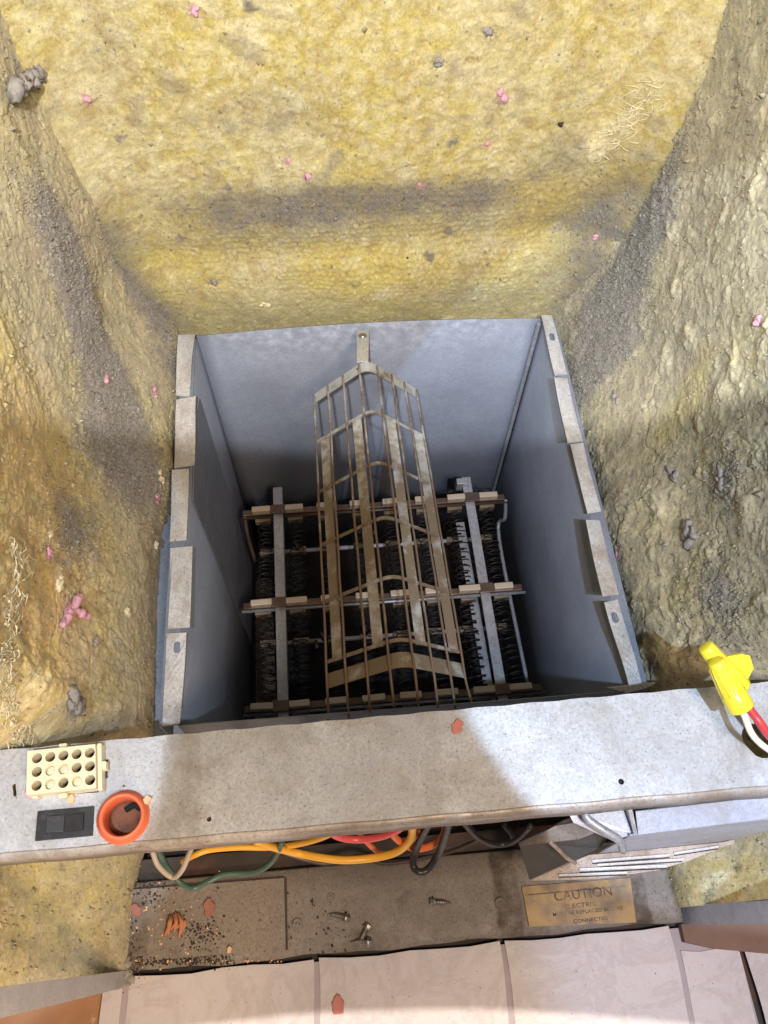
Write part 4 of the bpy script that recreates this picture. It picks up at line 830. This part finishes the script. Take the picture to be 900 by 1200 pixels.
# fine loose fibres and grit everywhere (nobody could count them)
def raw(name, V, Fq, C_, label, k):
    me = D.meshes.new(name); me.vertices.add(len(V)); me.vertices.foreach_set('co', V.astype(np.float32).ravel())
    me.loops.add(Fq.size); me.loops.foreach_set('vertex_index', Fq.astype(np.int32).ravel()); me.polygons.add(len(Fq)); me.polygons.foreach_set('loop_start', np.arange(0, Fq.size, k, dtype=np.int32)); me.update(calc_edges=True)
    ca = me.color_attributes.new('tint', 'FLOAT_COLOR', 'POINT'); c4 = np.ones((len(V), 4), np.float32); c4[:, :3] = np.clip(C_, 0, 1); ca.data.foreach_set('color', c4.ravel())
    return tag(link(name, me, 'fg', None, False), label, kind='stuff')
FV, FF, FC, GV, GF, GC = [], [], [], [], [], []; fo = go = 0
OCT = np.array([(1, 0, 0), (-1, 0, 0), (0, 1, 0), (0, -1, 0), (0, 0, 1), (0, 0, -1)], float); OF = np.array([(0, 2, 4), (2, 1, 4), (1, 3, 4), (3, 0, 4), (2, 0, 5), (1, 2, 5), (3, 1, 5), (0, 3, 5)])
for key, nr, nf, ng in (('back', NB, 26000, 9000), ('left', NL, 24000, 26000), ('right', NR, 24000, 24000)):
    V_, px_, py_, C_, g_ = GRID[key]; ok = np.where((px_ > -60) & (px_ < 960) & (py_ > -60) & (py_ < 1230))[0]
    N_ = np.array(nr)/np.linalg.norm(nr); u = np.array([0, 0, 1.]); u -= u@N_*N_; u /= np.linalg.norm(u); v = np.cross(N_, u)
    i = rng.choice(ok, nf); o = V_[i]; a = rng.uniform(0, 6.283, nf); ln = rng.gamma(2.2, .0013, nf)+.001; d = (np.outer(np.cos(a), u)+np.outer(np.sin(a), v)); w = np.cross(d, N_); k = rng.uniform(-.9, .9, nf)[:, None]
    lift = rng.uniform(.00, .28, nf)[:, None]; L_ = ln[:, None]; wd = (rng.uniform(.00007, .00016, nf))[:, None]
    pts = [o+N_*.0002, o+(d*.35+w*k*.10+N_*lift*.6)*L_, o+(d*.68+w*k*.35+N_*lift)*L_, o+(d*.95+w*k*.75+N_*lift*.7)*L_]
    V4 = np.stack([p+s_*w*wd*(1.2-.3*j) for j, p in enumerate(pts) for s_ in (-1, 1)], 1)
    base = fo+np.arange(nf)[:, None]*8; FV.append(V4.reshape(-1, 3)); FF.append(np.concatenate([base+np.array(q) for q in ((0, 1, 3, 2), (2, 3, 5, 4), (4, 5, 7, 6))], 0)); fo += nf*8
    cc = C_[i]*rng.uniform(.85, 1.45, nf)[:, None]+.03; FC.append(np.repeat(cc, 8, 0))
    pw = (.05+g_[ok]**1.5); pw /= pw.sum(); i = rng.choice(ok, ng, p=pw); o = V_[i]+N_*.0003; sz = rng.gamma(2., .00030, ng)+.00025; M3 = OCT[None]*(sz[:, None, None]*rng.uniform(.5, 1.25, (ng, 6, 1)))+rng.normal(0, 1, (ng, 6, 3))*sz[:, None, None]*.22
    GV.append((o[:, None]+M3).reshape(-1, 3)); GF.append((go+np.arange(ng)[:, None, None]*6+OF[None]).reshape(-1, 3)); go += ng*6
    gcol = (C_[i]*.55+np.array(GREY)*.55)*rng.uniform(.6, 1.15, ng)[:, None]; GC.append(np.repeat(gcol, 6, 0))
raw('loose_fibres', np.concatenate(FV), np.concatenate(FF), np.concatenate(FC), 'fine pale loose glass fibres over the blankets', 4)
raw('dust_grit', np.concatenate(GV), np.concatenate(GF), np.concatenate(GC), 'grey dust grit clinging to the blankets', 3)
# tray debris
bm = bmesh.new()
def crumb(p, r):
    q = bmesh.ops.create_icosphere(bm, subdivisions=1, radius=r)
    for v in q['verts']: v.co = p+Vector((v.co.x*random.uniform(.6, 1.3), v.co.y*random.uniform(.6, 1.3), (v.co.z+r*.4)*random.uniform(.5, 1)))
for k in range(1700):
    g = random.random()
    if g < .45: px, py = random.gauss(238, 11), random.gauss(1095, 13)
    elif g < .62: px, py = random.gauss(178, 14), random.gauss(1050, 8)
    elif g < .80: px, py = random.uniform(160, 275), random.gauss(1126, 3.5)
    elif g < .9: px, py = random.gauss(158, 6), random.gauss(1110, 22)
    else: px, py = random.uniform(150, 420), random.uniform(1040, 1118)
    crumb(T(px, py, TZ+.0014), abs(random.gauss(.0003, .00042))+.00018)
tag(frombm('soot_crumbs', bm, 'crumb', None), kind='stuff', label='dark soot crumbs scattered on the tray')
bm = bmesh.new()
for k in range(70): crumb(T(random.gauss(200, 35), random.gauss(1090, 28), TZ+.002), random.uniform(.0005, .0012))
for k in range(35): crumb(T(random.uniform(150, 330), random.uniform(1125, 1128), TZ+.002), random.uniform(.0005, .0010))
tag(frombm('pale_crumbs', bm, 'tan', None), kind='stuff', label='pale chips among the soot on the tray')
bm = bmesh.new()
for k in range(7):
    x0 = 198+k*2.6; P = [T(x0+random.gauss(0, 1), 1070+abs(k-3)*2+random.gauss(0, 2), TZ+.004), T(x0+random.gauss(2, 2), 1082, TZ+.007+random.uniform(0, .002)), T(x0-3+random.gauss(0, 3), 1096+random.gauss(0, 3), TZ+.003)]
    tubem(bm, smoothpath(P, 5), [.0008+.0012*math.sin(math.pi*i/10) for i in range(11)], 6)
tag(frombm('rust_flake', bm, 'flake', None, True), 'curled orange brown flake lying on the left of the tray', 'flake')
def chip(label, c, r, mat, nm='paint_chip', h=.0009):
    bm = bmesh.new(); n = 17; a0 = random.random()*6; top = []; bot = []
    for k in range(n):
        a = a0+2*math.pi*k/n; q = r*(.85+.16*math.sin(2*a+a0)+.10*math.sin(5*a)+random.uniform(-.06, .06)); top.append(bm.verts.new(c+Vector((q*.85*math.cos(a), q*.85*math.sin(a), h)))); bot.append(bm.verts.new(c+Vector((q*math.cos(a), q*math.sin(a), 0))))
    bm.faces.new(top); bm.faces.new(bot[::-1])
    for k in range(n): bm.faces.new([bot[k], bot[(k+1) % n], top[(k+1) % n], top[k]])
    tag(frombm(nm, bm, mat), label, 'chip', 'loose chips')
chip('red chip on the panel bar', Bp(536, 851, BZ+.0004), .0056, 'redflake'); chip('red chip on the white floor', U(396, 1178, 2, -.1452), .0078, 'redflake')
chip('reddish flake above the soot patch on the tray', T(245, 1063, TZ+.0036), .0075, 'dullred'); chip('tan chip beside the orange bush', Bp(173, 938, BZ+.0006), .0035, 'tan', h=.003)
chip('tan chip below the cream socket', Bp(84, 937, BZ+.0006), .0034, 'tan', h=.002); chip('reddish flake at the left end of the tray', T(159, 1066, TZ+.003), .006, 'dullred'); chip('pinkish chip on the bar left of the switch', Bp(36, 930, BZ+.0004), .0045, 'pink')
chip('tan pellet on the right of the soot', T(269, 1113, TZ+.0036), .0030, 'tan', h=.002)
bm = bmesh.new(); blobs(bm, T(147, 1140, TZ+.002), .004, 10, .005, (0, 0, 1), .7); fibres(bm, T(147, 1138, TZ+.002), .006, 30, .009, .0002, (0, 0, 1))
tag(frombm('lint_tuft', bm, 'greyfluff', None, True), 'dusty brown lint wad at the left front corner of the tray', 'lint', 'lint tufts on the fibreglass')
